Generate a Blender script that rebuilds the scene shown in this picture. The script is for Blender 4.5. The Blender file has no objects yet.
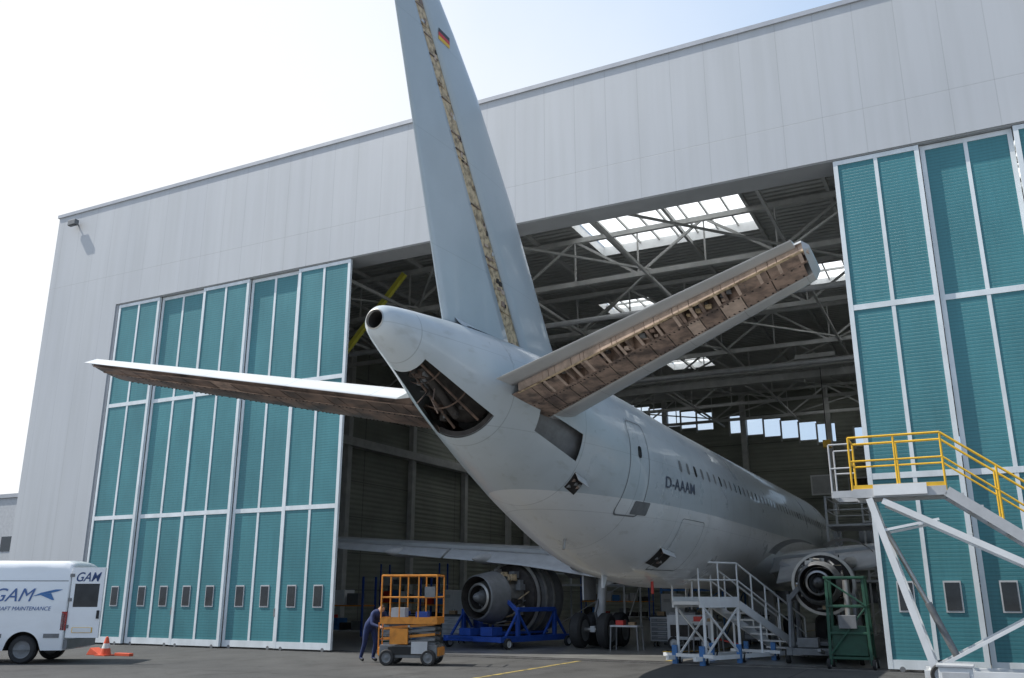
import bpy, math, random, bmesh
from mathutils import Vector, Matrix
random.seed(4)
sc=bpy.context.scene
R=math.radians
# ------------------------------------------------------------------ materials
def nmat(name,col,rough=.6,metal=0.,var=.12,vscale=1.5,bump=0.,bscale=20.,stretch=(1,1,1),spec=.5,col2=None,thr=None,coat=0.):
    m=bpy.data.materials.new(name); m.use_nodes=True
    nt=m.node_tree; N=nt.nodes; L=nt.links
    b=N['Principled BSDF']; b.inputs['Roughness'].default_value=rough; b.inputs['Metallic'].default_value=metal
    b.inputs['Specular IOR Level'].default_value=spec
    b.inputs['Coat Weight'].default_value=coat
    g=N.new('ShaderNodeNewGeometry'); mp=N.new('ShaderNodeMapping'); mp.inputs['Scale'].default_value=stretch
    L.new(g.outputs['Position'],mp.inputs['Vector'])
    n=N.new('ShaderNodeTexNoise'); n.inputs['Scale'].default_value=vscale; n.inputs['Detail'].default_value=8; n.inputs['Roughness'].default_value=.6
    L.new(mp.outputs[0],n.inputs['Vector'])
    cr=N.new('ShaderNodeValToRGB')
    a=[max(0,c*(1-var*1.6)) for c in col]; c=[min(1,c*(1+var)) for c in col]
    if col2: a=list(col2)
    cr.color_ramp.elements[0].color=(*a,1); cr.color_ramp.elements[1].color=(*c,1)
    lo,hi=thr if thr else (.3,.7)
    cr.color_ramp.elements[0].position=lo; cr.color_ramp.elements[1].position=hi
    L.new(n.outputs['Fac'],cr.inputs['Fac']); L.new(cr.outputs['Color'],b.inputs['Base Color'])
    mr=N.new('ShaderNodeMapRange'); mr.inputs['To Min'].default_value=max(.02,rough-.1); mr.inputs['To Max'].default_value=min(1,rough+.1)
    L.new(n.outputs['Fac'],mr.inputs['Value']); L.new(mr.outputs[0],b.inputs['Roughness'])
    if bump>0:
        n2=N.new('ShaderNodeTexNoise'); n2.inputs['Scale'].default_value=bscale; n2.inputs['Detail'].default_value=6
        L.new(mp.outputs[0],n2.inputs['Vector'])
        bp=N.new('ShaderNodeBump'); bp.inputs['Strength'].default_value=bump; bp.inputs['Distance'].default_value=.02
        L.new(n2.outputs['Fac'],bp.inputs['Height']); L.new(bp.outputs[0],b.inputs['Normal'])
    return m
def seams(m,axes,width,dark,bump=.3):
    nt=m.node_tree;N=nt.nodes;L=nt.links;b=N['Principled BSDF']
    g=N.new('ShaderNodeNewGeometry'); sx=N.new('ShaderNodeSeparateXYZ'); L.new(g.outputs['Position'],sx.inputs[0])
    last=None
    for ax,pitch,off in axes:
        a=N.new('ShaderNodeMath');a.operation='ADD';a.inputs[1].default_value=off; L.new(sx.outputs[ax],a.inputs[0])
        d=N.new('ShaderNodeMath');d.operation='DIVIDE';d.inputs[1].default_value=pitch;L.new(a.outputs[0],d.inputs[0])
        f=N.new('ShaderNodeMath');f.operation='FRACT';L.new(d.outputs[0],f.inputs[0])
        l=N.new('ShaderNodeMath');l.operation='LESS_THAN';l.inputs[1].default_value=width/pitch;L.new(f.outputs[0],l.inputs[0])
        if last is None: last=l
        else:
            mx=N.new('ShaderNodeMath');mx.operation='MAXIMUM';L.new(last.outputs[0],mx.inputs[0]);L.new(l.outputs[0],mx.inputs[1]);last=mx
    src=b.inputs['Base Color'].links[0].from_socket
    mix=N.new('ShaderNodeMix');mix.data_type='RGBA';mix.blend_type='MULTIPLY'
    L.new(last.outputs[0],mix.inputs['Factor']); L.new(src,mix.inputs['A']); mix.inputs['B'].default_value=(dark,dark,dark,1)
    L.new(mix.outputs['Result'],b.inputs['Base Color'])
    bp=N.new('ShaderNodeBump');bp.invert=True;bp.inputs['Strength'].default_value=bump;bp.inputs['Distance'].default_value=.01
    L.new(last.outputs[0],bp.inputs['Height'])
    if b.inputs['Normal'].links: L.new(b.inputs['Normal'].links[0].from_socket,bp.inputs['Normal'])
    L.new(bp.outputs[0],b.inputs['Normal'])
def overlay(m,scale,stretch,lo,hi,mul):
    nt=m.node_tree;N=nt.nodes;L=nt.links;b=N['Principled BSDF']
    g=N.new('ShaderNodeNewGeometry'); mp=N.new('ShaderNodeMapping'); mp.inputs['Scale'].default_value=stretch
    L.new(g.outputs['Position'],mp.inputs['Vector'])
    n=N.new('ShaderNodeTexNoise');n.inputs['Scale'].default_value=scale;n.inputs['Detail'].default_value=5
    L.new(mp.outputs[0],n.inputs['Vector'])
    cr=N.new('ShaderNodeValToRGB');cr.color_ramp.elements[0].position=lo;cr.color_ramp.elements[1].position=hi
    cr.color_ramp.elements[0].color=(*mul,1);cr.color_ramp.elements[1].color=(1,1,1,1)
    L.new(n.outputs['Fac'],cr.inputs['Fac'])
    src=b.inputs['Base Color'].links[0].from_socket
    mix=N.new('ShaderNodeMix');mix.data_type='RGBA';mix.blend_type='MULTIPLY';mix.inputs['Factor'].default_value=1
    L.new(src,mix.inputs['A']);L.new(cr.outputs['Color'],mix.inputs['B']);L.new(mix.outputs['Result'],b.inputs['Base Color'])
def ribbump(m,axis,pitch,strength,dist=.02):
    nt=m.node_tree;N=nt.nodes;L=nt.links;b=N['Principled BSDF']
    g=N.new('ShaderNodeNewGeometry'); sx=N.new('ShaderNodeSeparateXYZ'); L.new(g.outputs['Position'],sx.inputs[0])
    d=N.new('ShaderNodeMath');d.operation='MULTIPLY';d.inputs[1].default_value=2*math.pi/pitch;L.new(sx.outputs[axis],d.inputs[0])
    s=N.new('ShaderNodeMath');s.operation='SINE';L.new(d.outputs[0],s.inputs[0])
    bp=N.new('ShaderNodeBump');bp.inputs['Strength'].default_value=strength;bp.inputs['Distance'].default_value=dist
    L.new(s.outputs[0],bp.inputs['Height'])
    if b.inputs['Normal'].links: L.new(b.inputs['Normal'].links[0].from_socket,bp.inputs['Normal'])
    L.new(bp.outputs[0],b.inputs['Normal'])

M={}
M['clad']=nmat('wall_cladding',(.49,.505,.52),.5,0,.03,.35,stretch=(1.2,1.2,.15)); seams(M['clad'],[(0,1.02,0.3)],.02,.84,.4); seams(M['clad'],[(2,30,-13.9+30)],.02,.8,.4); overlay(M['clad'],1.3,(2.2,2.2,.12),.25,.6,(.92,.92,.91)); overlay(M['clad'],.16,(1,1,1),.3,.7,(.93,.935,.95))
M['cap']=nmat('parapet_cap',(.42,.43,.45),.4,.3,.05)
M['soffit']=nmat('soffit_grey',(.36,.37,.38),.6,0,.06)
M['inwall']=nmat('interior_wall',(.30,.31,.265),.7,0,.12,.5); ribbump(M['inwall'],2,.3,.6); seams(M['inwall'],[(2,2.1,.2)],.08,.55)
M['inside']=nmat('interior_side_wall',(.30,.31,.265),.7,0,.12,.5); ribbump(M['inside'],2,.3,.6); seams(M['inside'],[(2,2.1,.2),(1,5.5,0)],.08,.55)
M['roof']=nmat('roof_deck',(.50,.50,.48),.6,0,.1,.6); ribbump(M['roof'],1,.35,.7,.05)
M['steel']=nmat('truss_steel',(.56,.56,.54),.55,.0,.12,2)
M['white']=nmat('white_paint',(.76,.77,.77),.35,0,.06,2); 
M['frame']=nmat('door_frame_paint',(.72,.76,.78),.4,0,.06,2); overlay(M['frame'],1.0,(3,3,.3),.3,.6,(.86,.87,.86))
M['teal']=nmat('teal_panel',(.058,.225,.25),.42,0,.10,.8,stretch=(1,1,.4)); seams(M['teal'],[(2,.085,0)],.03,.86,.4); overlay(M['teal'],.6,(1,1,.5),.3,.65,(.80,.86,.88)); overlay(M['teal'],5,(3,3,.1),.3,.55,(.9,.93,.93))
M['glass']=nmat('dark_glass',(.02,.025,.03),.06,0,.2,3,spec=.6)
M['black']=nmat('black_rubber',(.02,.02,.02),.7,0,.2,8,bump=.2)
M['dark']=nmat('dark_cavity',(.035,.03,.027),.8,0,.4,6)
M['acgrey']=nmat('aircraft_grey',(.46,.50,.53),.32,0,.04,.9,coat=.25)
M['fingrey']=nmat('fin_grey',(.42,.475,.505),.32,0,.04,.9,coat=.25)
overlay(M['fingrey'],.8,(1,1,.4),.3,.6,(.93,.94,.94)); seams(M['fingrey'],[(2,1.9,.3)],.012,.86,.15)
M['stabgrey']=nmat('stab_grey',(.40,.41,.415),.38,0,.08,1.4,coat=.1); seams(M['stabgrey'],[(0,.93,.1)],.012,.7)
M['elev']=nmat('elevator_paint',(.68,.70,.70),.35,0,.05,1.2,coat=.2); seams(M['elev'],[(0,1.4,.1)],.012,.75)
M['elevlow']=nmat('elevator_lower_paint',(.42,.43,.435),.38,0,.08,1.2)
M['winggrey']=nmat('wing_grey',(.38,.39,.39),.4,0,.1,1.2)
M['bare']=nmat('bare_metal',(.40,.39,.37),.35,.75,.15,5)
M['gold']=nmat('primer_gold',(.45,.35,.22),.5,.1,.3,9,col2=(.18,.13,.08),thr=(.36,.56))
M['brown']=nmat('primer_brown',(.27,.195,.155),.6,.0,.25,5,col2=(.12,.09,.075),thr=(.35,.6)); overlay(M['brown'],2.2,(1,1,1),.36,.5,(.55,.56,.6))
M['dbrown']=nmat('dark_primer_brown',(.15,.10,.075),.45,.0,.25,3,col2=(.055,.038,.03),thr=(.35,.62)); overlay(M['dbrown'],1.6,(1,1,1),.38,.5,(.55,.58,.62))
M['pink']=nmat('primer_pink',(.50,.39,.32),.55,.0,.2,7)
M['orange']=nmat('orange_paint',(.72,.27,.03),.4,0,.1,4); overlay(M['orange'],6,(1,1,1),.3,.5,(.7,.65,.6))
M['yellow']=nmat('yellow_paint',(.80,.47,.03),.4,0,.08,4)
M['strip']=nmat('yellow_light_strip',(.88,.82,.12),.4,0,.08,4)  # bright colour stands in for a glowing yellow strip
M['blue']=nmat('blue_paint',(.02,.07,.33),.4,0,.15,4)
M['lblue']=nmat('light_blue_paint',(.05,.17,.40),.4,0,.15,4)
M['green']=nmat('green_paint',(.015,.075,.045),.5,0,.2,4)
M['red']=nmat('red_paint',(.50,.03,.02),.4,0,.1,4)
M['cone']=nmat('cone_orange',(.70,.11,.05),.5,0,.1,4)
M['vanw']=nmat('van_white',(.80,.82,.84),.22,0,.02,1,coat=.5); overlay(M['vanw'],1.4,(1,1,3),.2,.5,(.95,.94,.93))
M['navy']=nmat('logo_blue',(.06,.13,.33),.4,0,.05)
M['reg']=nmat('registration_dark',(.08,.095,.13),.4,0,.05)
M['midgrey']=nmat('machine_grey',(.18,.185,.19),.5,.1,.15,5)
M['lightgrey']=nmat('light_grey_paint',(.48,.49,.50),.5,0,.1,3)
M['tyre']=nmat('tyre',(.025,.025,.026),.75,0,.2,10,bump=.3,bscale=40)
M['overall']=nmat('overall_blue',(.02,.035,.11),.85,0,.25,9,bump=.4,bscale=14)
M['skin']=nmat('skin',(.50,.30,.22),.55,0,.08,20)
M['hair']=nmat('hair',(.05,.03,.02),.7,0,.2,30)
M['tail']=nmat('tail_light',(.35,.01,.01),.2,0,.1)
M['wood']=nmat('crate_wood',(.30,.2,.11),.7,0,.2,4,stretch=(1,1,6))
M['line']=nmat('yellow_line_paint',(.36,.27,.07),.7,0,.2,3,col2=(.12,.105,.06),thr=(.40,.56))
M['rail']=nmat('floor_rail_steel',(.20,.19,.18),.4,.7,.3,4)
M['gold2']=nmat('flag_gold',(.75,.45,.02),.4); M['flred']=nmat('flag_red',(.55,.02,.02),.4); M['flblk']=nmat('flag_black',(.02,.02,.02),.4)
M['asph']=nmat('asphalt',(.085,.085,.083),.85,0,.15,1.2,bump=.35,bscale=45)
overlay(M['asph'],.25,(1,1,1),.3,.6,(.72,.72,.74)); overlay(M['asph'],1.8,(1,.35,1),.34,.44,(.78,.77,.76)); overlay(M['asph'],60,(1,1,1),.35,.6,(.72,.72,.72)); overlay(M['asph'],3.0,(1,1,1),.30,.36,(.55,.55,.55))
seams(M['asph'],[(0,7.3,1.2),(1,6.1,.4)],.035,.45,.4)
M['conc']=nmat('bounce_concrete',(.38,.375,.36),.85,0,.08,.8,bump=.2,bscale=30);seams(M['conc'],[(0,5,0),(1,5,0)],.04,.6,.3)
M['floor']=nmat('hangar_floor',(.22,.22,.21),.35,0,.12,.8); overlay(M['floor'],.5,(1,1,1),.3,.6,(.7,.7,.7)); seams(M['floor'],[(0,5,0),(1,5,0)],.03,.6,.2)
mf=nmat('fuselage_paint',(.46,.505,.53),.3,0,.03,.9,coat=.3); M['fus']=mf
nt=mf.node_tree;N=nt.nodes;L=nt.links;b=N['Principled BSDF']
g=N.new('ShaderNodeNewGeometry');sx=N.new('ShaderNodeSeparateXYZ');L.new(g.outputs['Position'],sx.inputs[0])
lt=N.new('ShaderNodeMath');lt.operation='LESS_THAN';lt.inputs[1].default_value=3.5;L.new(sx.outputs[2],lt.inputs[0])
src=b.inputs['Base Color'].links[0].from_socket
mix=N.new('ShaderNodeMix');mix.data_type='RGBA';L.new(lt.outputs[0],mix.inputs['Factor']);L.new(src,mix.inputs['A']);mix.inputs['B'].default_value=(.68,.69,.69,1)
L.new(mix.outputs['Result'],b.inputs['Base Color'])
seams(mf,[(1,2.13,20.3)],.018,.72,.3); seams(mf,[(2,1.15,.25)],.012,.82,.2); overlay(mf,1.2,(1,1,1),.3,.55,(.93,.93,.92)); overlay(mf,7,(1,.3,1),.3,.42,(.9,.89,.87))
def transl(name,col,mixf=.75):
    m=bpy.data.materials.new(name);m.use_nodes=True;nt=m.node_tree;N=nt.nodes;L=nt.links;N.remove(N['Principled BSDF'])
    t=N.new('ShaderNodeBsdfTranslucent');t.inputs[0].default_value=(*col,1);d=N.new('ShaderNodeBsdfDiffuse');d.inputs[0].default_value=(*col,1)
    n=N.new('ShaderNodeTexNoise');n.inputs['Scale'].default_value=.8;g=N.new('ShaderNodeNewGeometry');L.new(g.outputs['Position'],n.inputs['Vector'])
    mr=N.new('ShaderNodeMapRange');mr.inputs['To Min'].default_value=mixf-.12;mr.inputs['To Max'].default_value=min(1,mixf+.15);L.new(n.outputs['Fac'],mr.inputs['Value'])
    x=N.new('ShaderNodeMixShader');L.new(mr.outputs[0],x.inputs[0]);L.new(d.outputs[0],x.inputs[1]);L.new(t.outputs[0],x.inputs[2]);L.new(x.outputs[0],N['Material Output'].inputs[0]);return m
M['sky']=transl('skylight_sheet',(.93,.94,.92),.93)
def clearm():
    m=bpy.data.materials.new('window_pane');m.use_nodes=True;nt=m.node_tree;N=nt.nodes;L=nt.links;N.remove(N['Principled BSDF'])
    t=N.new('ShaderNodeBsdfTransparent');t.inputs[0].default_value=(.92,.95,.95,1);d=N.new('ShaderNodeBsdfGlossy');d.inputs['Roughness'].default_value=.05
    x=N.new('ShaderNodeMixShader');x.inputs[0].default_value=.08;L.new(t.outputs[0],x.inputs[1]);L.new(d.outputs[0],x.inputs[2]);L.new(x.outputs[0],N['Material Output'].inputs[0]);return m
M['pane']=clearm()

# ------------------------------------------------------------------ mesh builder
class MB:
    def __init__(s): s.v=[];s.f=[];s.m=[];s.s=[];s.mats=[]
    def mi(s,k):
        m=M[k]
        if m not in s.mats: s.mats.append(m)
        return s.mats.index(m)
    def add(s,vs,fs,mat,smooth=False):
        o=len(s.v); s.v+= [tuple(v) for v in vs]; i=s.mi(mat)
        for f in fs: s.f.append([o+k for k in f]); s.m.append(i); s.s.append(smooth)
    def hexa(s,P,mat): s.add(P,[(0,3,2,1),(4,5,6,7),(0,1,5,4),(1,2,6,5),(2,3,7,6),(3,0,4,7)],mat)
    def box(s,x0,x1,y0,y1,z0,z1,mat):
        s.hexa([(x0,y0,z0),(x1,y0,z0),(x1,y1,z0),(x0,y1,z0),(x0,y0,z1),(x1,y0,z1),(x1,y1,z1),(x0,y1,z1)],mat)
    def quad(s,a,b,c,d,mat): s.add([a,b,c,d],[(0,1,2,3)],mat)
    def beam(s,p0,p1,w,h,mat,up=(0,0,1)):
        p0=Vector(p0);p1=Vector(p1);d=(p1-p0).normalized();u=Vector(up)
        if abs(d.dot(u))>.98: u=Vector((0,1,0))
        a=d.cross(u).normalized();c=a.cross(d).normalized();a=a*(w/2);c=c*(h/2)
        s.hexa([p0-a-c,p0+a-c,p0+a+c,p0-a+c,p1-a-c,p1+a-c,p1+a+c,p1-a+c],mat)
    def cyl(s,p0,p1,r0,mat,r1=None,n=12,caps=True,smooth=True):
        if r1 is None:r1=r0
        p0=Vector(p0);p1=Vector(p1);d=(p1-p0).normalized();u=Vector((0,0,1)) if abs(d.z)<.95 else Vector((1,0,0))
        a=d.cross(u).normalized();b=a.cross(d)
        vs=[];fs=[]
        for p,r in((p0,r0),(p1,r1)):
            for i in range(n):
                t=2*math.pi*i/n; vs.append(p+a*math.cos(t)*r+b*math.sin(t)*r)
        for i in range(n): fs.append((i,(i+1)%n,n+(i+1)%n,n+i))
        s.add(vs,fs,mat,smooth)
        if caps: s.add(vs,[tuple(range(n)),tuple(range(2*n-1,n-1,-1))],mat,False)
    def lathe(s,prof,o,d,mat,n=32,mats=None):
        o=Vector(o);d=Vector(d).normalized();u=Vector((0,0,1)) if abs(d.z)<.95 else Vector((1,0,0));a=d.cross(u).normalized();b=a.cross(d)
        vs=[]
        for (t,r) in prof:
            for i in range(n):
                q=2*math.pi*i/n; vs.append(o+d*t+a*math.cos(q)*r+b*math.sin(q)*r)
        for j in range(len(prof)-1):
            fs=[(i,(i+1)%n,n+(i+1)%n,n+i) for i in range(n)]
            s.add(vs[j*n:(j+2)*n],fs,mats[j] if mats else mat,True)
    def prism(s,poly,o,U,V,W,mat):
        o=Vector(o);U=Vector(U);V=Vector(V);W=Vector(W);n=len(poly)
        vs=[o+U*a+V*b for a,b in poly]+[o+U*a+V*b+W for a,b in poly]
        s.add(vs,[tuple(range(n)),tuple(range(2*n-1,n-1,-1))]+[(i,(i+1)%n,n+(i+1)%n,n+i) for i in range(n)],mat)
    def build(s,name,parent=None,bevel=0,weld=False):
        me=bpy.data.meshes.new(name);me.from_pydata(s.v,[],s.f)
        for m in s.mats: me.materials.append(m)
        me.polygons.foreach_set('material_index',s.m);me.polygons.foreach_set('use_smooth',s.s)
        bm=bmesh.new();bm.from_mesh(me)
        if weld: bmesh.ops.remove_doubles(bm,verts=bm.verts,dist=.0005)
        bmesh.ops.recalc_face_normals(bm,faces=bm.faces);bm.to_mesh(me);bm.free()
        o=bpy.data.objects.new(name,me);sc.collection.objects.link(o)
        if parent:
            o.parent=parent
            if not parent.get('local'): o.matrix_parent_inverse=Matrix.Translation(parent.location).inverted()
        if bevel:
            md=o.modifiers.new('b','BEVEL');md.width=bevel;md.segments=2;md.limit_method='ANGLE';md.angle_limit=R(40)
        return o
def grp(name,loc=(0,0,0),rotz=0,local=False):
    e=bpy.data.objects.new(name,None);sc.collection.objects.link(e);e.location=loc;e.rotation_euler=(0,0,rotz);e.empty_display_size=.5
    if local:e['local']=1
    return e
def text_mesh(t,size,shear=0,ext=.003,spacing=1,offset=0):
    c=bpy.data.curves.new('t','FONT');c.body=t;c.size=size;c.extrude=ext;c.shear=shear;c.space_character=spacing;c.offset=offset
    o=bpy.data.objects.new('t',c);sc.collection.objects.link(o)
    dg=bpy.context.evaluated_depsgraph_get();me=bpy.data.meshes.new_from_object(o.evaluated_get(dg));bpy.data.objects.remove(o);return me

# ------------------------------------------------------------------ camera, light, world
cam=bpy.data.cameras.new('camera');co=bpy.data.objects.new('camera',cam);sc.collection.objects.link(co);sc.camera=co
cam.sensor_width=36;cam.lens=31.3;cam.clip_end=6000;cam.clip_start=.1
co.location=(17.18,-22.69,1.65);co.rotation_euler=(R(90+16.05),0,R(26.8))
EL=52;az=Vector((-.945,-.325,0)).normalized()
ts=Vector((az.x*math.cos(R(EL)),az.y*math.cos(R(EL)),math.sin(R(EL))))
sl=bpy.data.lights.new('sun','SUN');sl.energy=5.0;sl.angle=R(.5);sl.color=(1,.96,.89)
so=bpy.data.objects.new('sun',sl);sc.collection.objects.link(so);so.rotation_euler=ts.to_track_quat('Z','Y').to_euler();so.location=(0,0,60)
w=bpy.data.worlds.new('World');sc.world=w;w.use_nodes=True
WN=w.node_tree.nodes;WL=w.node_tree.links
bg=WN['Background'];sk=WN.new('ShaderNodeTexSky');sk.sky_type='NISHITA';sk.sun_disc=False
sk.sun_elevation=R(EL);sk.sun_rotation=math.atan2(az.x,az.y)%(2*math.pi);sk.air_density=1.0;sk.dust_density=2.5;sk.ozone_density=1
# thin bright summer haze over the western half of the sky
tc=WN.new('ShaderNodeTexCoord');dp=WN.new('ShaderNodeVectorMath');dp.operation='DOT_PRODUCT';dp.inputs[1].default_value=Vector((-.90,.40,.16)).normalized()
WL.new(tc.outputs['Generated'],dp.inputs[0])
nz=WN.new('ShaderNodeTexNoise');nz.inputs['Scale'].default_value=2.2;nz.inputs['Detail'].default_value=5;WL.new(tc.outputs['Generated'],nz.inputs['Vector'])
ad=WN.new('ShaderNodeMath');ad.operation='MULTIPLY_ADD';ad.inputs[1].default_value=.22;WL.new(nz.outputs['Fac'],ad.inputs[0]);WL.new(dp.outputs['Value'],ad.inputs[2])
mr=WN.new('ShaderNodeMapRange');mr.interpolation_type='SMOOTHSTEP';mr.inputs['From Min'].default_value=.15;mr.inputs['From Max'].default_value=1.0;mr.inputs['To Min'].default_value=.45;mr.inputs['To Max'].default_value=.98
WL.new(ad.outputs[0],mr.inputs['Value'])
m2=WN.new('ShaderNodeMapRange');m2.interpolation_type='SMOOTHSTEP';m2.inputs['From Min'].default_value=.50;m2.inputs['From Max'].default_value=1.08;WL.new(ad.outputs[0],m2.inputs['Value'])
cm=WN.new('ShaderNodeMix');cm.data_type='RGBA';cm.inputs['A'].default_value=(4.1,5.4,7.3,1);cm.inputs['B'].default_value=(7.0,7.1,7.2,1);WL.new(m2.outputs[0],cm.inputs['Factor'])
mx=WN.new('ShaderNodeMix');mx.data_type='RGBA';WL.new(mr.outputs[0],mx.inputs['Factor']);WL.new(sk.outputs[0],mx.inputs['A']);WL.new(cm.outputs['Result'],mx.inputs['B'])
WL.new(mx.outputs['Result'],bg.inputs[0]);bg.inputs[1].default_value=.15
sc.view_settings.view_transform='Standard';sc.view_settings.look='None';sc.view_settings.exposure=0

# ------------------------------------------------------------------ ground
b_=MB();b_.quad((-1500,-1500,0),(1500,-1500,0),(1500,1500,0),(-1500,1500,0),'asph');b_.build('ground')
b_=MB();b_.quad((-120,-130,.004),(140,-130,.004),(140,-12,.004),(-120,-12,.004),'conc');b_.build('apron')  # unseen pale concrete, added to bounce light onto facade and belly
b_=MB();b_.quad((-15.6,.95,.004),(45,.95,.004),(45,43.9,.004),(-15.6,43.9,.004),'floor');b_.build('hangar_floor')
b_=MB()
for y in (.10,.30,.76): b_.box(-11.7,30,y-.03,y+.03,0,.012,'rail')
b_.build('door_track')
b_=MB()
b_.quad((7.6,-6,.004),(7.72,-6,.004),(7.72,.05,.004),(7.6,.05,.004),'line')
b_.quad((9.66,.96,.008),(9.8,.96,.008),(9.8,40,.008),(9.66,40,.008),'line')
b_.build('apron_marking')

# ------------------------------------------------------------------ hangar
H=grp('aircraft_hangar',(0,0,0))
XL,XR=-15.95,46;OT=12.65;PT=17.12;Yb=44
b_=MB();b_.box(XL,XR,0,.95,OT,PT,'clad');b_.box(XL,-11.75,0,.95,0,OT,'clad');b_.box(30.5,XR,0,.95,0,OT,'clad');b_.build('front_wall',H)
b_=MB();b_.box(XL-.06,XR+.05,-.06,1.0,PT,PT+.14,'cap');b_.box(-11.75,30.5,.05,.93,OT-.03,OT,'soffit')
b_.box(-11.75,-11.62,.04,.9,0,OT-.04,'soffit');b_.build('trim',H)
b_=MB();b_.box(XL,-15.65,.95,Yb+.5,0,16.75,'clad');b_.box(45.2,XR,.95,Yb+.5,0,16.75,'clad');b_.build('side_wall_cladding',H)
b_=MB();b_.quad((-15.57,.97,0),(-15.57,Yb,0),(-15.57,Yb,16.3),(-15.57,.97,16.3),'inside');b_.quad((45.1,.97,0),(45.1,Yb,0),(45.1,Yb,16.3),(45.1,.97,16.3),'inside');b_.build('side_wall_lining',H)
holes=[(4.0,10.9,7.4,12.6),(11.6,15.2,18,21.3),(1.2,3.9,19,21.3),(.6,3.4,32,34.5),(8.2,11.4,38,41),(18.5,28,6,13),(19,29,18,24),(-13,-8,32,38),(32,42,6,13),(19,29,30,36)]  # later openings are out of view, added to let more light inside
xs=sorted({-15.6,45.2}|{h[0] for h in holes}|{h[1] for h in holes});ys=sorted({.95,Yb+.4}|{h[2] for h in holes}|{h[3] for h in holes})
b_=MB()
for i in range(len(xs)-1):
    for j in range(len(ys)-1):
        cx=(xs[i]+xs[i+1])/2;cy=(ys[j]+ys[j+1])/2
        if any(h[0]<cx<h[1] and h[2]<cy<h[3] for h in holes): continue
        for z in (16.3,16.7): b_.quad((xs[i],ys[j],z),(xs[i+1],ys[j],z),(xs[i+1],ys[j+1],z),(xs[i],ys[j+1],z),'roof')
for h in holes:
    x0,x1,y0,y1=h
    for p,q in (((x0,y0),(x1,y0)),((x1,y0),(x1,y1)),((x1,y1),(x0,y1)),((x0,y1),(x0,y0))):
        b_.quad((*p,16.3),(*q,16.3),(*q,16.8),(*p,16.8),'white')
b_.build('roof',H)
b_=MB()
for h in holes:
    x0,x1,y0,y1=h
    b_.quad((x0,y0,16.72),(x1,y0,16.72),(x1,y1,16.72),(x0,y1,16.72),'sky')
    nx=int((x1-x0)/.85);ny_=max(2,int((y1-y0)/1.3))
    for i in range(1,nx): x=x0+(x1-x0)*i/nx; b_.box(x-.03,x+.03,y0,y1,16.6,16.7,'steel')
    for i in range(1,ny_): y=y0+(y1-y0)*i/ny_; b_.box(x0,x1,y-.04,y+.04,16.5,16.595,'steel')
b_.build('skylights',H)
b_=MB();g_=MB()
x=-15.6;n=0
while x<45:
    x1=min(x+1.25,45.2)
    zc=15.55-.18*max(0,(x+6.8)) if x<20 else 10.7
    on=(-14<x<18) and n%7!=6
    if on:
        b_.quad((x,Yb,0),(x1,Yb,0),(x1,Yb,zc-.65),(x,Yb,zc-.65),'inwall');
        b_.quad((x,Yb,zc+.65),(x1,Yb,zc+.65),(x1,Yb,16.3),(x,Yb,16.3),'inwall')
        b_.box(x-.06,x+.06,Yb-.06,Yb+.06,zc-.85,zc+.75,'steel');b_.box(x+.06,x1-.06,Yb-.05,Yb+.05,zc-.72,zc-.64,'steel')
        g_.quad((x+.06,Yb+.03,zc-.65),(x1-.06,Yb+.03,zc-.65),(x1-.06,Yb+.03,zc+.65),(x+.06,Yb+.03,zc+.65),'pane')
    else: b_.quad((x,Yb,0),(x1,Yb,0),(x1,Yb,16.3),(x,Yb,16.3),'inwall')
    x=x1;n+=1
b_.build('rear_wall',H);g_.build('clerestory_windows',H)
b_=MB()
ysb=(3.0,9.8,16.6,23.4,30.2,37,42.5)
for k,y in enumerate(ysb):
    zb,zt=14.1,16.0
    b_.beam((-15.5,y,zb),(45,y,zb),.16,.2,'steel');b_.beam((-15.5,y,zt),(45,y,zt),.16,.2,'steel')
    x=-15.5;i=0
    while x<44:
        a,c=(zb,zt) if i%2==0 else (zt,zb)
        b_.beam((x,y,a),(x+2.75,y,c),.08,.1,'steel')
        b_.beam((x+2.75,y,zb),(x+2.75,y,zt),.06,.06,'steel')
        x+=2.75;i+=1
for x in range(-13,45,3): b_.box(x-.06,x+.06,1,Yb,16.12,16.29,'steel')
for x in (-9.5,-4,1.5,7,12.5,18,23.5,29): b_.beam((x,1,13.9),(x,Yb,13.9),.1,.12,'steel')
for j in range(len(ysb)-1):
    for x in (-9.5,-4,1.5,7,12.5,18,23.5):
        b_.beam((x,ysb[j],14.22),(x+5.5,ysb[j+1],14.22),.08,.08,'steel') if (j+int(x))%2 else b_.beam((x+5.5,ysb[j],14.22),(x,ysb[j+1],14.22),.08,.08,'steel')
b_.build('roof_trusses',H)
b_=MB()
for x in range(-15,45,6): b_.box(x-.2,x+.2,Yb-.5,Yb-.1,0,16.1,'steel')
for y in range(6,Yb,7): b_.box(-15.5,-15.15,y-.2,y+.2,0,16.1,'steel')
b_.box(-15.5,-14.9,1,Yb-.6,10.2,10.7,'steel')
for y in (12,24): b_.cyl((-15,y,13.2),(45,y,13.2),.12,'lightgrey',n=10)
b_.build('columns',H)
b_=MB()
b_.beam((-6.9,8,11.7),(-3.6,8.0,15.2),.2,.2,'strip');b_.box(-15,40,24.9,25.3,13.2,13.6,'steel');b_.box(-15,40,27.4,27.8,13.2,13.6,'steel')  # diagonal beam stands for a yellow light, its brightness put into the colour
b_.box(10,12,24.7,28.1,13.62,13.85,'steel');b_.cyl((11,26.4,13.5),(11,26.4,9.5),.02,'black',n=6);b_.box(10.8,11.2,26.2,26.6,9.1,9.5,'yellow')
b_.build('overhead_crane',None)
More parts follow.
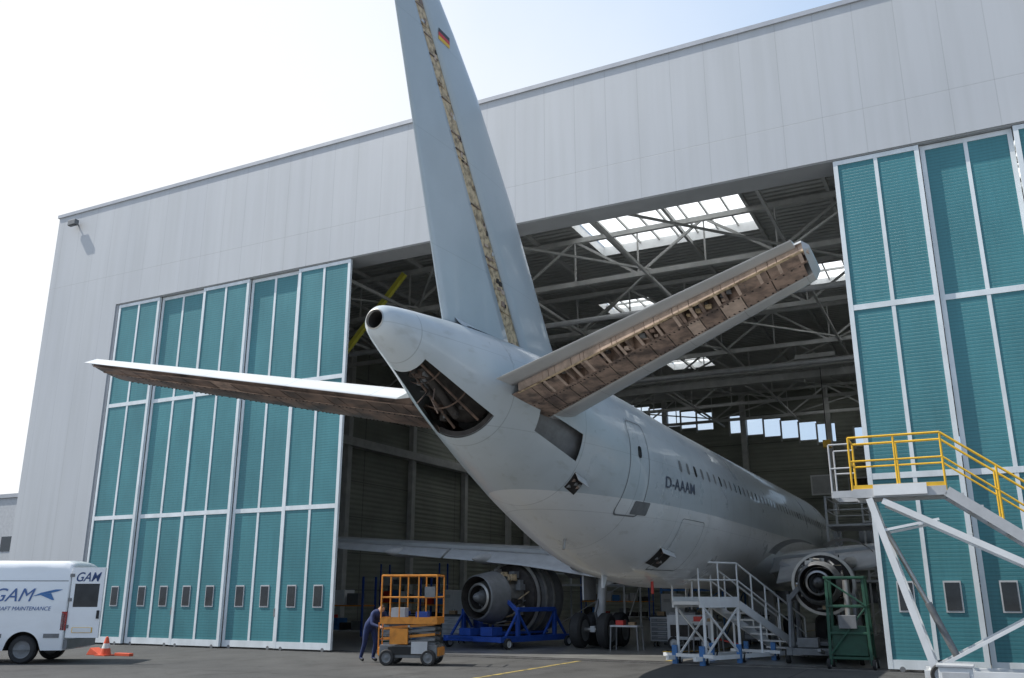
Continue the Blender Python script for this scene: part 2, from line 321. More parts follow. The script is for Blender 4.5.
b_=MB();b_.beam((-14.7,0,16.6),(-14.7,-.16,16.6),.06,.06,'midgrey');b_.box(-14.9,-14.45,-.36,-.16,16.48,16.70,'midgrey');b_.box(-14.87,-14.48,-.35,-.2,16.45,16.48,'glass');b_.build('floodlight',None,.02)

def leaf(x0,x1,y,k):
    z0,z1=.06,12.60;b_=MB();t=.05
    fw=.11;mid=(x0+x1)/2
    for a,c in ((x0,x0+fw),(x1-fw,x1)): b_.box(a,c,y-t,y+t,z0,z1,'frame')
    b_.box(mid-.045,mid+.045,y-t+.01,y+t-.01,z0+.2,z1-.12,'frame')
    for a,c in [(z0,z0+.2),(4.28,4.42),(8.48,8.62),(z1-.12,z1)]:
        b_.box(x0+fw,x1-fw,y-t+.004,y+t-.004,a,c,'frame')
    b_.box(x0+fw-.02,x1-fw+.02,y-.02,y+.02,z0+.1,z1-.06,'teal')
    for cx in ((x0+fw+mid-.045)/2,(x1-fw+mid+.045)/2):
        b_.box(cx-.18,cx+.18,y-.045,y-.02,1.28,1.96,'lightgrey');b_.box(cx-.15,cx+.15,y-.052,y-.044,1.32,1.92,'glass')
    if k%2: b_.box(x1-fw-.02,x1-fw+.02,y-t-.03,y-t,1.0,1.25,'midgrey')
    b_.cyl((x0+.3,y-.05,.06),(x0+.3,y+.05,.06),.06,'midgrey');b_.cyl((x1-.3,y-.05,.06),(x1-.3,y+.05,.06),.06,'midgrey')
    b_.build('hangar_door',None)
W=2.24
for k in range(5): leaf(-11.6+k*W,-11.6+(k+1)*W-.02,(.10,.22)[k%2],k)
W=2.08
for k in range(7): leaf(15.14+k*W,15.14+(k+1)*W-.02,(.10,.22)[k%2],k)

b_=MB();b_.box(-95,-60,38,60,0,11.5,'lightgrey');b_.box(-95.2,-59.8,37.8,60.2,11.5,11.9,'cap')
for i in range(8):
    for z in (2,6): b_.box(-93+i*4,-91+i*4,37.95,38,z,z+1.5,'glass')
b_.build('office_building')

# ------------------------------------------------------------------ aircraft
CX=9.73;A=grp('jet_airliner',(CX,0,0))
ST=[(-12.42,5.56,.16,.16),(-12.34,5.555,.235,.235),(-12.1,5.52,.325,.33),(-11.4,5.41,.50,.53),(-10.2,5.19,.80,.87),(-8.4,4.87,1.17,1.27),(-6.4,4.50,1.50,1.62),(-4.0,4.13,1.79,1.95),(-1.9,3.96,1.92,2.04),(.1,3.9,1.975,2.07),(18.6,3.9,1.975,2.07),(21.1,3.8,1.85,1.92),(23.1,3.6,1.4,1.45),(24.5,3.42,.8,.85),(25.1,3.35,.15,.15)]
def stn(y):
    for i in range(len(ST)-1):
        if y<=ST[i+1][0] or i==len(ST)-2:
            p1,p2=ST[i],ST[i+1];p0=ST[max(i-1,0)];p3=ST[min(i+2,len(ST)-1)]
            t=(y-p1[0])/(p2[0]-p1[0]);out=[]
            for k in (1,2,3):
                h=p2[0]-p1[0]
                m1=(p2[k]-p0[k])/(p2[0]-p0[0])*h if i>0 else (p2[k]-p1[k])
                m2=(p3[k]-p1[k])/(p3[0]-p1[0])*h
                t2=t*t;t3=t2*t
                out.append((2*t3-3*t2+1)*p1[k]+(t3-2*t2+t)*m1+(-2*t3+3*t2)*p2[k]+(t3-t2)*m2)
            if .1<y<18.6: out=[3.9,1.975,2.07]
            return out
def fp(y,a,off=0,sc_=1):
    zc,rw,rh=stn(y);rw=rw*sc_+off;rh=rh*sc_+off
    return Vector((CX+rw*math.cos(R(a)),y,zc+rh*math.sin(R(a))))
def fz(y,z,off=.006,side=1):
    zc,rw,rh=stn(y);s=max(-1,min(1,(z-zc)/rh));a=math.degrees(math.asin(s));p=fp(y,a,off)
    if side<0:p.x=2*CX-p.x
    return p
def isopen(y,a):
    if -11.56<y<-9.86 and -120<a<-42: return 1
    for s in (1,-1):
        aa=a if s==1 else (-180-a if a<0 else 180-a)
        if -8.92<y<-7.6 and -30<aa<-9: return 2
    return 0
b_=MB();NA=120
ysl=[-12.42,-12.40,-12.37,-12.34]+[-12.28+.12*i for i in range(0,104)]+[.2+.9*i for i in range(0,21)]+[18.9+.3*i for i in range(0,21)]+[25.1]
ysl=sorted(set(round(y,3) for y in ysl if y<=25.1))
for j in range(len(ysl)-1):
    y0,y1=ysl[j],ysl[j+1];ym=(y0+y1)/2
    for i in range(NA):
        a0=-180+360*i/NA;a1=-180+360*(i+1)/NA;am=(a0+a1)/2
        if isopen(ym,am): continue
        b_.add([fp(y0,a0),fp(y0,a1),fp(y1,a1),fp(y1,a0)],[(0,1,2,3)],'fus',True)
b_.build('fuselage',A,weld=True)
b_=MB()
for j in range(0,42):
    y0=-12.0+.14*j;y1=y0+.14
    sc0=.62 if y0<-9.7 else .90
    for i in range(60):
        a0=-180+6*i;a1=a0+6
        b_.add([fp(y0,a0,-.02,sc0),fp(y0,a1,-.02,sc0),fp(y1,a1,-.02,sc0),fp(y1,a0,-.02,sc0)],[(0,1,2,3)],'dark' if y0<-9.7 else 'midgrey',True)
for y in (-11.58,-9.86):
    for i in range(20):
        a0=-120+4*i;a1=a0+4
        for yy in (y-.02,y+.02): b_.quad(fp(yy,a0,-.03),fp(yy,a1,-.03),fp(yy,a1,-.11),fp(yy,a0,-.11),'dark')
        b_.quad(fp(y-.02,a0,-.03),fp(y-.02,a1,-.03),fp(y+.02,a1,-.03),fp(y+.02,a0,-.03),'midgrey')
for y in (-11.1,-10.5):
    for i in range(20):
        a0=-120+4*i;a1=a0+4
        b_.quad(fp(y-.015,a0,-.12),fp(y-.015,a1,-.12),fp(y+.015,a1,-.12),fp(y+.015,a0,-.12),'dbrown')
for a in (-60,-98): b_.cyl(fp(-11.5,a,-.16),fp(-9.9,a,-.16),.022,'dbrown',n=8)
b_.cyl(fp(-11.3,-70,-.24),fp(-10.1,-85,-.24),.07,'dark',n=12)
for q in range(16):
    y=random.uniform(-11.3,-10.0);a=random.uniform(-110,-52);p=fp(y,a,-.2);r=random.uniform(.02,.06)
    b_.box(p.x-r,p.x+r,p.y-r*1.4,p.y+r*1.4,p.z-r,p.z+r,random.choice(['dbrown','midgrey','dark','dbrown']))
for q in range(5):
    p=fp(random.uniform(-11.2,-10.1),random.uniform(-100,-60),-.15);d=Vector((random.uniform(-.1,.1),random.uniform(-.2,.2),-random.uniform(.1,.22)))
    b_.cyl(p,p+d,.010,random.choice(['black','brown']),n=6)
b_.build('tail_structure',A)
b_=MB();b_.lathe([(.03,.165),(-.01,.16),(-.02,.145),(.02,.13),(.6,.12),(.6,.0)],(CX,-12.42,5.56),(0,1,-.02),'bare',mats=['fingrey','bare','bare','dark','dark']);b_.build('apu_exhaust',A)
def rrect(w,h,r,n=5):
    pts=[]
    for cx,cy,a0 in ((w/2-r,h/2-r,0),(-w/2+r,h/2-r,90),(-w/2+r,-h/2+r,180),(w/2-r,-h/2+r,270)):
        for i in range(n+1):
            t=R(a0+90*i/n);pts.append((cx+r*math.cos(t),cy+r*math.sin(t)))
    return pts
def dens(pts,step=.15):
    out=[]
    for i in range(len(pts)):
        a=pts[i];c=pts[(i+1)%len(pts)];d=math.dist(a,c);n=max(1,int(d/step))
        for k in range(n): out.append((a[0]+(c[0]-a[0])*k/n,a[1]+(c[1]-a[1])*k/n))
    return out
b_=MB()
def ring(y,z,w,h,r,t,mat,side=1,off=.005):
    o=dens(rrect(w,h,r));f=(w-2*t)/w;g=(h-2*t)/h;n=len(o)
    vs=[fz(y+p[0],z+p[1],off,side) for p in o]+[fz(y+p[0]*f,z+p[1]*g,off,side) for p in o]
    b_.add(vs,[(i,(i+1)%n,n+(i+1)%n,n+i) for i in range(n)],mat,False)
for side in (1,-1):
    ring(-5.4,4.13,.86,1.9,.14,.025,'midgrey',side)
    b_.add([fz(-5.4+p[0],4.45+p[1],.007,side) for p in rrect(.16,.24,.06)],[tuple(range(24))],'glass')
    y=-3.2
    while y<19.5:
        if not (5.9<y<6.3):
            b_.add([fz(y+p[0],4.42+p[1],.007,side) for p in rrect(.17,.26,.08)],[tuple(range(24))],'midgrey' if (int(y*10)%3) else 'glass')
        y+=.533
    ring(19.0,4.1,.86,1.9,.14,.03,'midgrey',side)
    ring(-2.2,2.75,1.5,1.1,.1,.015,'midgrey',side)
b_.add([fz(-5.0+p[0],3.36+p[1],.009,1) for p in rrect(.6,.26,.04)],[tuple(range(24))],'midgrey')
b_.build('windows_and_doors',A)
b_=MB()
def hatch(y,a,w,hdeg,drop):
    n=6
    vs=[fp(y-w/2,a-hdeg/2+hdeg*i/n,.006) for i in range(n+1)]+[fp(y+w/2,a-hdeg/2+hdeg*i/n,.006) for i in range(n+1)]
    b_.add(vs,[(i,i+1,n+2+i,n+1+i) for i in range(n)],'dark')  # flat dark patch on the skin, painted as the shade of an open hole
    for q in range(5):
        yy=y+random.uniform(-.35,.35)*w;aa=a+random.uniform(-.35,.35)*hdeg;p=fp(yy,aa,.0);b_.box(p.x-.03,p.x+.03,p.y-.03,p.y+.03,p.z-.03,p.z+.02,random.choice(('brown','bare','midgrey')))
    p=fp(y-w/2,a+hdeg/2,.01);q=fp(y+w/2,a+hdeg/2,.01);dn=Vector((.42,0,-1)).normalized()*drop
    nrm=Vector((1,0,.3))*.015
    b_.hexa([p,q,q+dn,p+dn,p+nrm,q+nrm,q+dn+nrm,p+dn+nrm],'lightgrey')
    b_.cyl(p,q,.018,'bare',n=6)
hatch(-7.3,-44,.36,14,.16);hatch(-2.9,-52,.8,15,.13)
b_.build('access_panels',A)
b_=MB()
for y in (-3.5,3.0): b_.prism([(0,0),(.35,0),(.1,-.3),(-.02,-.3)],fp(y,-90,-.01)+Vector((-.01,0,0)),(0,1,0),(0,0,1),(.02,0,0),'white')
b_.prism([(0,0),(.4,0),(.05,.35),(-.1,.35)],fp(2.0,90,-.01)+Vector((-.01,0,0)),(0,1,0),(0,0,1),(.02,0,0),'white')
b_.cyl(fp(-5.9,-84,-.02),fp(-5.9,-84,-.02)+Vector((0,-.1,-.22)),.03,'bare');b_.cyl(fp(-1.5,-75,-.02),fp(-1.5,-75,-.02)+Vector((0,0,-.3)),.035,'red')
b_.build('antennas',A)
me=text_mesh('D-AAAM',.34,0,0,1.05,.004);me.materials.append(M['reg'])
for v in me.vertices: v.co=fz(-4.2+v.co.x*1.35,3.86+v.co.y,.016,1)
o=bpy.data.objects.new('registration',me);sc.collection.objects.link(o);o.parent=A;o.matrix_parent_inverse=Matrix.Translation(A.location).inverted()

def th(c): return 5*(.2969*math.sqrt(max(c,0))-.126*c-.3516*c*c+.2843*c**3-.1015*c**4)
def sec(le,te,nr,T,c,side,lowf=1.0):
    le=Vector(le);te=Vector(te);ch=(te-le).length
    if side<0: side=side*lowf
    return le+(te-le)*c+Vector(nr)*(th(c)*T*ch*side)
def cs(c0,c1,n): return [c0+(c1-c0)*(i/n)**(1.8 if c0==0 else 1) for i in range(n+1)]
def foil(b,stations,c0,c1,mat,n=12,fn=None,thin=None,lowf=1.0,matlow=None):
    C=[]
    for (le,te,nr,T) in stations:
        up=[sec(le,te,nr,T,c,1) for c in cs(c0,c1,n)];lo=[sec(le,te,nr,T,c,-1,lowf) for c in cs(c0,c1,n)]
        if thin is not None: lo=[p-Vector(nr)*thin for p in up]
        if fn: up=[fn(p,le,te,nr) for p in up];lo=[fn(p,le,te,nr) for p in lo]
        C.append(up+lo[::-1])
    m=len(C[0])
    for k in range(len(C)-1):
        vs=C[k]+C[k+1]
        b.add(vs,[(i,(i+1)%m,m+(i+1)%m,m+i) for i in range(m)],mat,False)
        for i in range(m):
            if i not in (n,m-1): b.s[-m+i]=True
            if matlow and i>=n: b.m[-m+i]=b.mi(matlow)
    for e in (0,-1): b.add(C[e],[tuple(range(m))],mat,False)
def interp(tab,z,k):
    for i in range(len(tab)-1):
        if z<=tab[i+1][0] or i==len(tab)-2:
            t=(z-tab[i][0])/(tab[i+1][0]-tab[i][0]);return tab[i][k]+(tab[i+1][k]-tab[i][k])*t
FT=[(5.3,-4.7,-7.65,-10.25),(6.14,-5.75,-8.20,-10.54),(6.7,-6.25,-8.55,-10.74),(9.0,-7.95,-10.03,-11.52),(10.76,-9.45,-11.17,-12.12),(11.6,-10.35,-11.7,-12.41),(12.1,-10.95,-11.98,-12.58),(12.45,-11.6,-12.15,-12.68)]
def finst(z,part): return interp(FT,z,1),interp(FT,z,2),interp(FT,z,3)
zs=[5.3,5.7,6.14,6.4,6.7,7.3,7.9,8.5,9.0,9.6,10.2,10.76,11.2,11.6,11.9,12.1,12.3,12.45]
def GPf(z): return .26-.018*(z-5.3)
def finfoil(b,zs,which,mat):
    for k in range(len(zs)-1):
        C=[]
        for z in (zs[k],zs[k+1]):
            le,hg,te=finst(z,0);ch=le-te;T=.095;GP=GPf(z)
            if which=='fin': c0,c1=0,(le-(hg+GP))/ch
            elif which=='rud': c0,c1=(le-(hg-GP))/ch,1
            else: c0,c1=(le-(hg+GP+.01))/ch,(le-(hg-GP-.01))/ch
            n=10;sc_=.88 if which=='mid' else 1
            up=[];lo=[]
            for c in cs(c0,c1,n):
                y=le-ch*c;h=th(c)*T*ch*sc_
                if which=='rud': h+=.006
                up.append(Vector((CX+h,y,z)));lo.append(Vector((CX-h,y,z)))
            C.append(up+lo[::-1])
        m=len(C[0]);b.add(C[0]+C[1],[(i,(i+1)%m,m+(i+1)%m,m+i) for i in range(m)],mat,False)
        for i in range(m):
            if i not in (10,m-1): b.s[-m+i]=True
        for e in ((0,) if k==0 else ())+((1,) if k==len(zs)-2 else ()): b.add(C[e],[tuple(range(m))],mat,False)
b_=MB();finfoil(b_,zs,'fin','fingrey');b_.build('fin',A,weld=True)
b_=MB();finfoil(b_,[6.07]+[z for z in zs if z>6.1],'rud','fingrey');b_.build('rudder',A,weld=True)
b_=MB();finfoil(b_,[z for z in zs if z>5.9],'mid','gold')
z=6.1
while z<12.3:
    le,hg,te=finst(z,0);ch=le-te;h=th((le-hg)/ch)*.095*ch;GP=GPf(z)
    if random.random()<.4: b_.box(CX-h*1.0,CX+h*1.0,hg-GP+.03,hg+GP-.03,z,z+.02,random.choice(('brown','gold','dbrown')))
    for q in range(3):
        if random.random()<.5:
            yy=random.uniform(-.6,.6)*GP;zz=random.uniform(.03,.12);r=random.uniform(.025,.06);b_.box(CX-h*.97,CX+h*.97,hg+yy-r,hg+yy+r,z+zz,z+zz+random.uniform(.03,.1),random.choice(['pink','dark','brown','lightgrey','gold','brown']))
    z+=random.choice((.13,.2,.31))
b_.build('rudder_hinge_bay',A)
b_=MB()
def fs(y,z,off=.008):
    le,hg,te=finst(z,0);ch=le-te;c=(le-y)/ch;return Vector((CX+th(c)*.095*ch+off,y,z))
for i,mt in enumerate(('gold2','flred','flblk')):
    z0=11.14+.075*i
    b_.quad(fs(-11.05,z0),fs(-10.68,z0),fs(-10.68,z0+.075),fs(-11.05,z0+.075),mt)
b_.build('national_flag',A)
b_=MB()
for side in (1,-1):
    for i in range(14):
        y0=-10.2+.45*i;y1=y0+.45
        def fr(y,t):
            zc,rw,rh=stn(y);w_=.30*min(1,max(.05,(-4.0-y)/3));top=zc+rh
            return Vector((CX+side*(w_*(1-t)+.04),y,top-.06+.22*t*t*min(1,max(0,(-4-y)/2))))
        for k in range(4): b_.add([fr(y0,k/4),fr(y1,k/4),fr(y1,(k+1)/4),fr(y0,(k+1)/4)],[(0,1,2,3)],'acgrey',True)
b_.build('fin_root_fairing',A)

def stab(side):
    tipo=6.05 if side>0 else 6.4
    LF=2.3 if side>0 else 2.7
    BR='brown' if side>0 else 'dbrown'
    def S(t):
        x=CX+side*(.45+(tipo-.45)*t);z=4.97+.76*t
        le=(x,-7.0-4.0*t,z);te=(x,-10.2-2.25*t,z+.02);nr=Vector((-side*.13,0,.99)).normalized()
        return (le,te,nr,.105)
    ts=[0,.1,.2,.3,.4,.5,.6,.7,.8,.9,.97,1]
    st=[S(t) for t in ts];C0,C1=(.36,.80) if side>0 else (.22,.80)
    b_=MB();foil(b_,st,0,C0,'stabgrey',lowf=LF);foil(b_,st,C0,C1-.005,'elev',n=4,thin=.02)
    le,te,nr,T=S(1)
    foil(b_,[S(1),(Vector(le)+Vector((side*.07,-.12,.01)),Vector(te)+Vector((side*.07,.2,.0)),nr,.05)],0,C1,'stabgrey',lowf=LF)
    b_.build('stabiliser',A)
    b_=MB()
    CM=.60
    def patch(t0,t1,ca,cb,mt,off=-1.0):
        (l,t_,n_,T_),(l2,t2_,n2,T2)=S(t0),S(t1);m=4
        for q in range(m):
            c0=ca+(cb-ca)*q/m;c1=ca+(cb-ca)*(q+1)/m
            b_.add([sec(l,t_,n_,T_,c0,off,LF),sec(l2,t2_,n2,T2,c0,off,LF),sec(l2,t2_,n2,T2,c1,off,LF),sec(l,t_,n_,T_,c1,off,LF)],[(0,1,2,3)],mt,True)
    t=.03
    while t<.99:
        t1=min(.995,t+random.choice((.04,.06,.08)))
        patch(t+.0012,t1-.0012,C0+.006,CM,random.choice((BR,BR,BR,'pink' if (t>.5 and side>0) else BR)),-1.0)
        if side<0 or t<.16: patch(t+.0012,t1-.0012,CM+.004,C1-.015,random.choice((BR,BR,'brown' if t>.5 else BR)),-1.0)
        elif random.random()<.3: patch(t+.0012,t1-.0012,CM+.004,C1-.05,'brown',-1.0)
        for c in (C0+.03,CM-.02):
            for q in range(4):
                a,d,n_,T_=S(t+(t1-t)*(q+.5)/4);p=sec(a,d,n_,T_,c,-1.0,LF);b_.box(p.x-.012,p.x+.012,p.y-.012,p.y+.012,p.z-.008,p.z+.012,'dark')
        t=t1
    foil(b_,[(Vector(le)-nr*.022,Vector(te)-nr*.022,nr,T) for le,te,nr,T in st[1:]],C0+.004,C1-.01,BR,n=3,thin=.01)
    for k in range(1,len(ts)-1):
        le,te,nr,T=st[k];le2,te2,nr2,T2=st[k+1]
        for c,mt in ((CM+.004,BR),(C1-.03,'pink' if side>0 else BR)):
            b_.quad(sec(le,te,nr,T,c,-1,LF),sec(le2,te2,nr2,T2,c,-1,LF),sec(le2,te2,nr2,T2,c,.8),sec(le,te,nr,T,c,.8),mt)
            b_.beam(sec(le,te,nr,T,c,-1,LF),sec(le2,te2,nr2,T2,c,-1,LF),.035,.018,'gold' if c>.7 and side>0 else 'brown')
    nr_=30
    if side>0:
        for i in range(nr_):
            t=.17+.825*i/(nr_-1)+random.uniform(-.008,.008);t=min(t,.995);le,te,nr,T=S(t)
            o=Vector((.012,0,0));a,d=sec(le,te,nr,T,CM+.01,.85),sec(le,te,nr,T,CM+.01,-1,LF);b2,c3=sec(le,te,nr,T,C1-.03,.85),sec(le,te,nr,T,C1-.03,-1,LF)
            b_.hexa([a-o,b2-o,c3-o,d-o,a+o,b2+o,c3+o,d+o],'pink' if i%4==0 else 'brown')
            b_.beam(d,c3,.045,.012,'pink' if i%2 else 'brown',up=nr)
            for q in range(2):
                if random.random()<.7:
                    f=random.uniform(.1,.9);p=d.lerp(c3,f)+nr*random.uniform(.03,.1);r=random.uniform(.02,.045)
                    px=p.x+.07;b_.box(px-r,px+r,p.y-r,p.y+r*1.5,p.z-r*.6,p.z+r*.6,random.choice(['dark','midgrey','gold','pink','brown']))
    b_.build('elevator_hinge_bay',A)
    b_=MB();D=R(21 if side<0 else 7)
    def fn(p,le,te,nr):
        h=Vector(le).lerp(Vector(te),C1+.01);v=p-h
        return h+Matrix.Rotation(D,3,'X')@v
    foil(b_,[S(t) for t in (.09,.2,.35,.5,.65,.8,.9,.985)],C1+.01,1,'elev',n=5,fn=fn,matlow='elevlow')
    b_.build('elevator',A)
stab(1);stab(-1)

def wing(side):
    def S(x_,ley,tey,z,T): 
        x=CX+side*x_;return ((x,ley,z),(x,tey,z-.1),Vector((-side*.09,0,1)).normalized(),T)
    st=[S(1.2,13.0,5.6,2.55,.13),S(2.2,12.4,5.4,2.72,.13),S(6.3,9.6,5.2,3.15,.11),S(11,7.2,4.3,3.5,.1),S(16.7,4.9,3.3,3.92,.09)]
    b_=MB();foil(b_,st,0,.80,'winggrey');b_.build('wing',A)
    b_=MB()
    def fn(p,le,te,nr):
        h=Vector(le).lerp(Vector(te),.80);v=p-h;return h+Matrix.Rotation(R(22),3,'X')@v+Vector((0,-.18,-.1))
    foil(b_,[S(2.1,12.45,5.4,2.71,.13),st[2],S(9,8.18,4.68,3.35,.105)],.80,1,'lightgrey',n=5,fn=fn)
    foil(b_,[S(9.1,8.14,4.66,3.35,.105),st[3],S(13.5,6.2,3.87,3.68,.095)],.80,1,'lightgrey',n=5,fn=fn)
    b_.build('flaps',A)
    b_=MB()
    for x_,ty,z in ((4.2,5.3,2.8),(7.6,4.9,3.1),(10.8,4.4,3.38)):
        b_.lathe([(0,.01),(.3,.10),(.9,.18),(1.8,.2),(2.8,.12),(3.3,.01)],(CX+side*x_,ty-.8,z-.28),(0,1,.03),'lightgrey',n=14)
    b_.prism([(0,0),(.55,.0),(.2,1.3),(-.15,1.3)],(CX+side*16.7-.02,3.4,3.9),(0,1,0),(0,0,1),(.04,0,0),'lightgrey')
    b_.build('flap_track_fairings',A)
    b_=MB();b_.prism([(0,0),(3.4,-.1),(3.9,-.5),(1.0,-.75),(-.3,-.35)],(CX+side*5.75-.15,7.4,3.0),(0,1,0),(0,0,1),(.3,0,0),'lightgrey');b_.build('engine_pylon',A)
wing(1);wing(-1)
b_=MB();b_.lathe([(0,.05),(.8,.5),(2,.95),(4,1.2),(8,1.2),(10,.7),(11,.05)],(CX,3.4,2.75),(0,1,0),'acgrey',n=28)
for i in range(len(b_.v)):
    v=b_.v[i];b_.v[i]=(CX+(v[0]-CX)*1.55,v[1],2.75+(v[2]-2.75)*.82)
b_.build('belly_fairing',A)
def wheel(b,c,r,w,ax=(1,0,0),hub='lightgrey',n=28):
    ax=Vector(ax).normalized();c=Vector(c);o=c-ax*w/2
    b.lathe([(0,.0),(0.02,r*.35),(.015,r*.55),(0,r*.62),(.0,r*.88),(w*.18,r),(w*.82,r),(w,r*.88),(w,r*.62),(w-.015,r*.55),(w-.02,r*.35),(w,0)],o,ax,'tyre',n=n,mats=[hub,hub,hub,'tyre','tyre','tyre','tyre','tyre',hub,hub,hub])
b_=MB()
for s in (1,-1):
    x=CX+s*3.8;y=6.0
    b_.cyl((x,y,.58),(x-s*.2,y,2.9),.15,'lightgrey',n=14);b_.cyl((x,y,.55),(x,y,1.3),.10,'bare');b_.beam((x,y,1.9),(x-s*1.7,y+.2,2.6),.12,.12,'lightgrey')
    for yy in (y-.62,y+.62):
        b_.cyl((x-.5,yy,.58),(x+.5,yy,.58),.07,'bare')
        for dx in (-.46,.46): wheel(b_,(x+dx,yy,.56),.54,.38,hub='midgrey')
    b_.beam((x,y-.7,.6),(x,y+.7,.6),.16,.18,'lightgrey')
    b_.beam((x,y-.12,1.5),(x,y-.4,1.1),.06,.08,'midgrey');b_.beam((x,y-.4,1.1),(x,y-.12,.7),.06,.08,'midgrey')
    b_.box(x+s*.35,x+s*.4,y-.5,y+.6,1.5,2.7,'lightgrey')
    b_.cyl((x+.1,y-.1,.8),(x+.05,y-.12,2.8),.02,'black',n=6)
x=CX;y=19.3;b_.cyl((x,y,.4),(x,y,2.3),.09,'lightgrey')
for dx in (-.25,.25): wheel(b_,(x+dx,y,.39),.39,.22)
b_.build('landing_gear',A)
def jack(name,x,y,h):
    b=MB();b.cyl((x,y,.25),(x,y,h*.6),.16,'midgrey');b.cyl((x,y,h*.6),(x,y,h),.08,'bare')
    for a in (90,210,330):
        c,s=math.cos(R(a)),math.sin(R(a));b.beam((x+c*.9,y+s*.9,.08),(x,y,h*.6),.07,.07,'midgrey');b.beam((x+c*.9,y+s*.9,.12),(x,y,.3),.06,.06,'midgrey');b.cyl((x+c*.9,y+s*.9,.01),(x+c*.9,y+s*.9,.06),.15,'midgrey')
    b.build(name)
jack('aircraft_jack',CX-1.6,9.2,1.95)

def engine(name,loc,rz,cowl,k=1,cov=False):
    e=grp(name,loc,rz,True);b=MB();o=(0,0,0);d=(0,1,0)
    if cov:
        b.lathe([(-.1,.52*k),(-.06,.55*k),(.4,.62*k),(.7,.66*k)],o,d,'midgrey',n=40);b.lathe([(-.1,.52*k),(.2,.50*k),(.8,.5*k)],o,d,'dark',n=36)
    b.lathe([(0,.30*k),(.02,.36*k),(.5,.44*k),(1.1,.50*k),(1.5,.56*k)],o,d,'bare',n=36)
    b.lathe([(0.02,.29*k),(.5,.3*k),(.9,.32*k)],o,d,'dark',n=36)
    b.lathe([(-.25,.02*k),(-.1,.10*k),(.3,.2*k),(.9,.24*k)],o,d,'midgrey',n=24);b.lathe([(.7,.20*k),(.7,.33*k)],o,d,'dark',n=24)
    for i in range(18):
        a=2*math.pi*i/18;b.beam((.2*k*math.cos(a),.35,.2*k*math.sin(a)),(.32*k*math.cos(a),.4,.32*k*math.sin(a)),.02,.12,'midgrey')
    b.lathe([(1.5,.56*k),(1.6,.84*k),(1.9,.9*k),(2.9,.93*k),(3.1,.9*k),(3.15,.84*k),(3.1,.8*k),(2.7,.78*k)],o,d,'midgrey',n=44,mats=['dark','dark','midgrey','midgrey','bare','bare','dark'])
    b.lathe([(2.7,.78*k),(2.72,.2*k),(3.0,.0)],o,d,'midgrey',n=30)
    for i in range(44):
        a=random.uniform(0,2*math.pi);r=random.uniform(.54,.72)*k;y0=random.uniform(.6,1.2)
        p=Vector((r*math.cos(a),y0,r*math.sin(a)));q=Vector(((r+.04)*math.cos(a+.3),y0+random.uniform(.2,.6),(r+.04)*math.sin(a+.3)))
        b.cyl(p,q,random.uniform(.012,.035),random.choice(['bare','midgrey','gold','black']),n=6)
    for i in range(16):
        a=random.uniform(0,2*math.pi);r=.66*k;yy=random.uniform(.8,1.4);h=random.uniform(.05,.11);px,pz=r*math.cos(a),r*math.sin(a)
        b.box(px-h,px+h,yy-h,yy+h*1.6,pz-h,pz+h,random.choice(['midgrey','bare','gold','dark']))
    for q in (1.7,2.1,2.5): b.lathe([(q,.88*k),(q,.97*k),(q+.04,.97*k),(q+.04,.88*k)],o,d,'bare',n=40)
    b.build('core_and_fan_case',e)
    if cowl:
        b=MB()
        for s in (1,-1):
            for i in range(10):
                a0=R(80-9*i);a1=R(80-9*(i+1));rr=1.05*k
                def P(a,yy):
                    v=Vector((s*rr*math.cos(a),0,rr*math.sin(a)-k));v=Matrix.Rotation(-s*R(48),3,'Y')@v
                    return Vector((v.x,yy,k+v.z))
                b.add([P(a0,1.4),P(a1,1.4),P(a1,3.0),P(a0,3.0)],[(0,1,2,3)],'lightgrey',True)
        b.build('open_cowls',e)
    return e
def estand(loc,rz,zc,hw,mat):
    e=grp('engine_transport_stand',loc,rz,True);b=MB();ztop=zc-.35
    for sx in (-hw,hw):
        b.beam((sx,-.3,.3),(sx,3.4,.3),.14,.18,mat)
        for yy in (.0,3.1): wheel(b,(sx*1.08,yy,.17),.17,.12)
        for yy in (.6,2.5):
            b.beam((sx,yy,.3),(sx,yy,ztop),.12,.12,mat);b.beam((sx,yy-.6,.38),(sx,yy,ztop-.1),.07,.07,mat);b.beam((sx,yy+.6,.38),(sx,yy,ztop-.1),.07,.07,mat)
        b.beam((sx,.6,ztop),(sx,2.5,ztop),.12,.14,mat)
    for yy in (-.2,.6,2.5,3.3): b.beam((-hw,yy,.3),(hw,yy,.3),.14,.16,mat)
    for yy in (.6,2.5):
        for s in (-1,1): b.beam((s*hw,yy,ztop-.05),(s*hw*.65,yy,zc-.1),.1,.12,mat)
    b.box(-.7,.7,.3,2.8,.42,.50,mat);b.box(-.6,-.1,-.25,.3,.4,.62,mat);b.box(.3,.8,-.2,.3,.4,.66,mat)
    b.beam((0,-.3,.3),(0,-1.4,.4),.08,.08,mat);b.build('frame',e,.01)
engine('turbofan_engine',(2.5,3.9,1.58),R(-14),False,1.28,True);estand((2.5,3.9,0),R(-14),1.55,1.2,'blue')
engine('turbofan_engine',(13.55,1.7,1.95),R(4),True,.85,True);estand((13.55,1.7,0),R(4),1.95,.8,'midgrey')

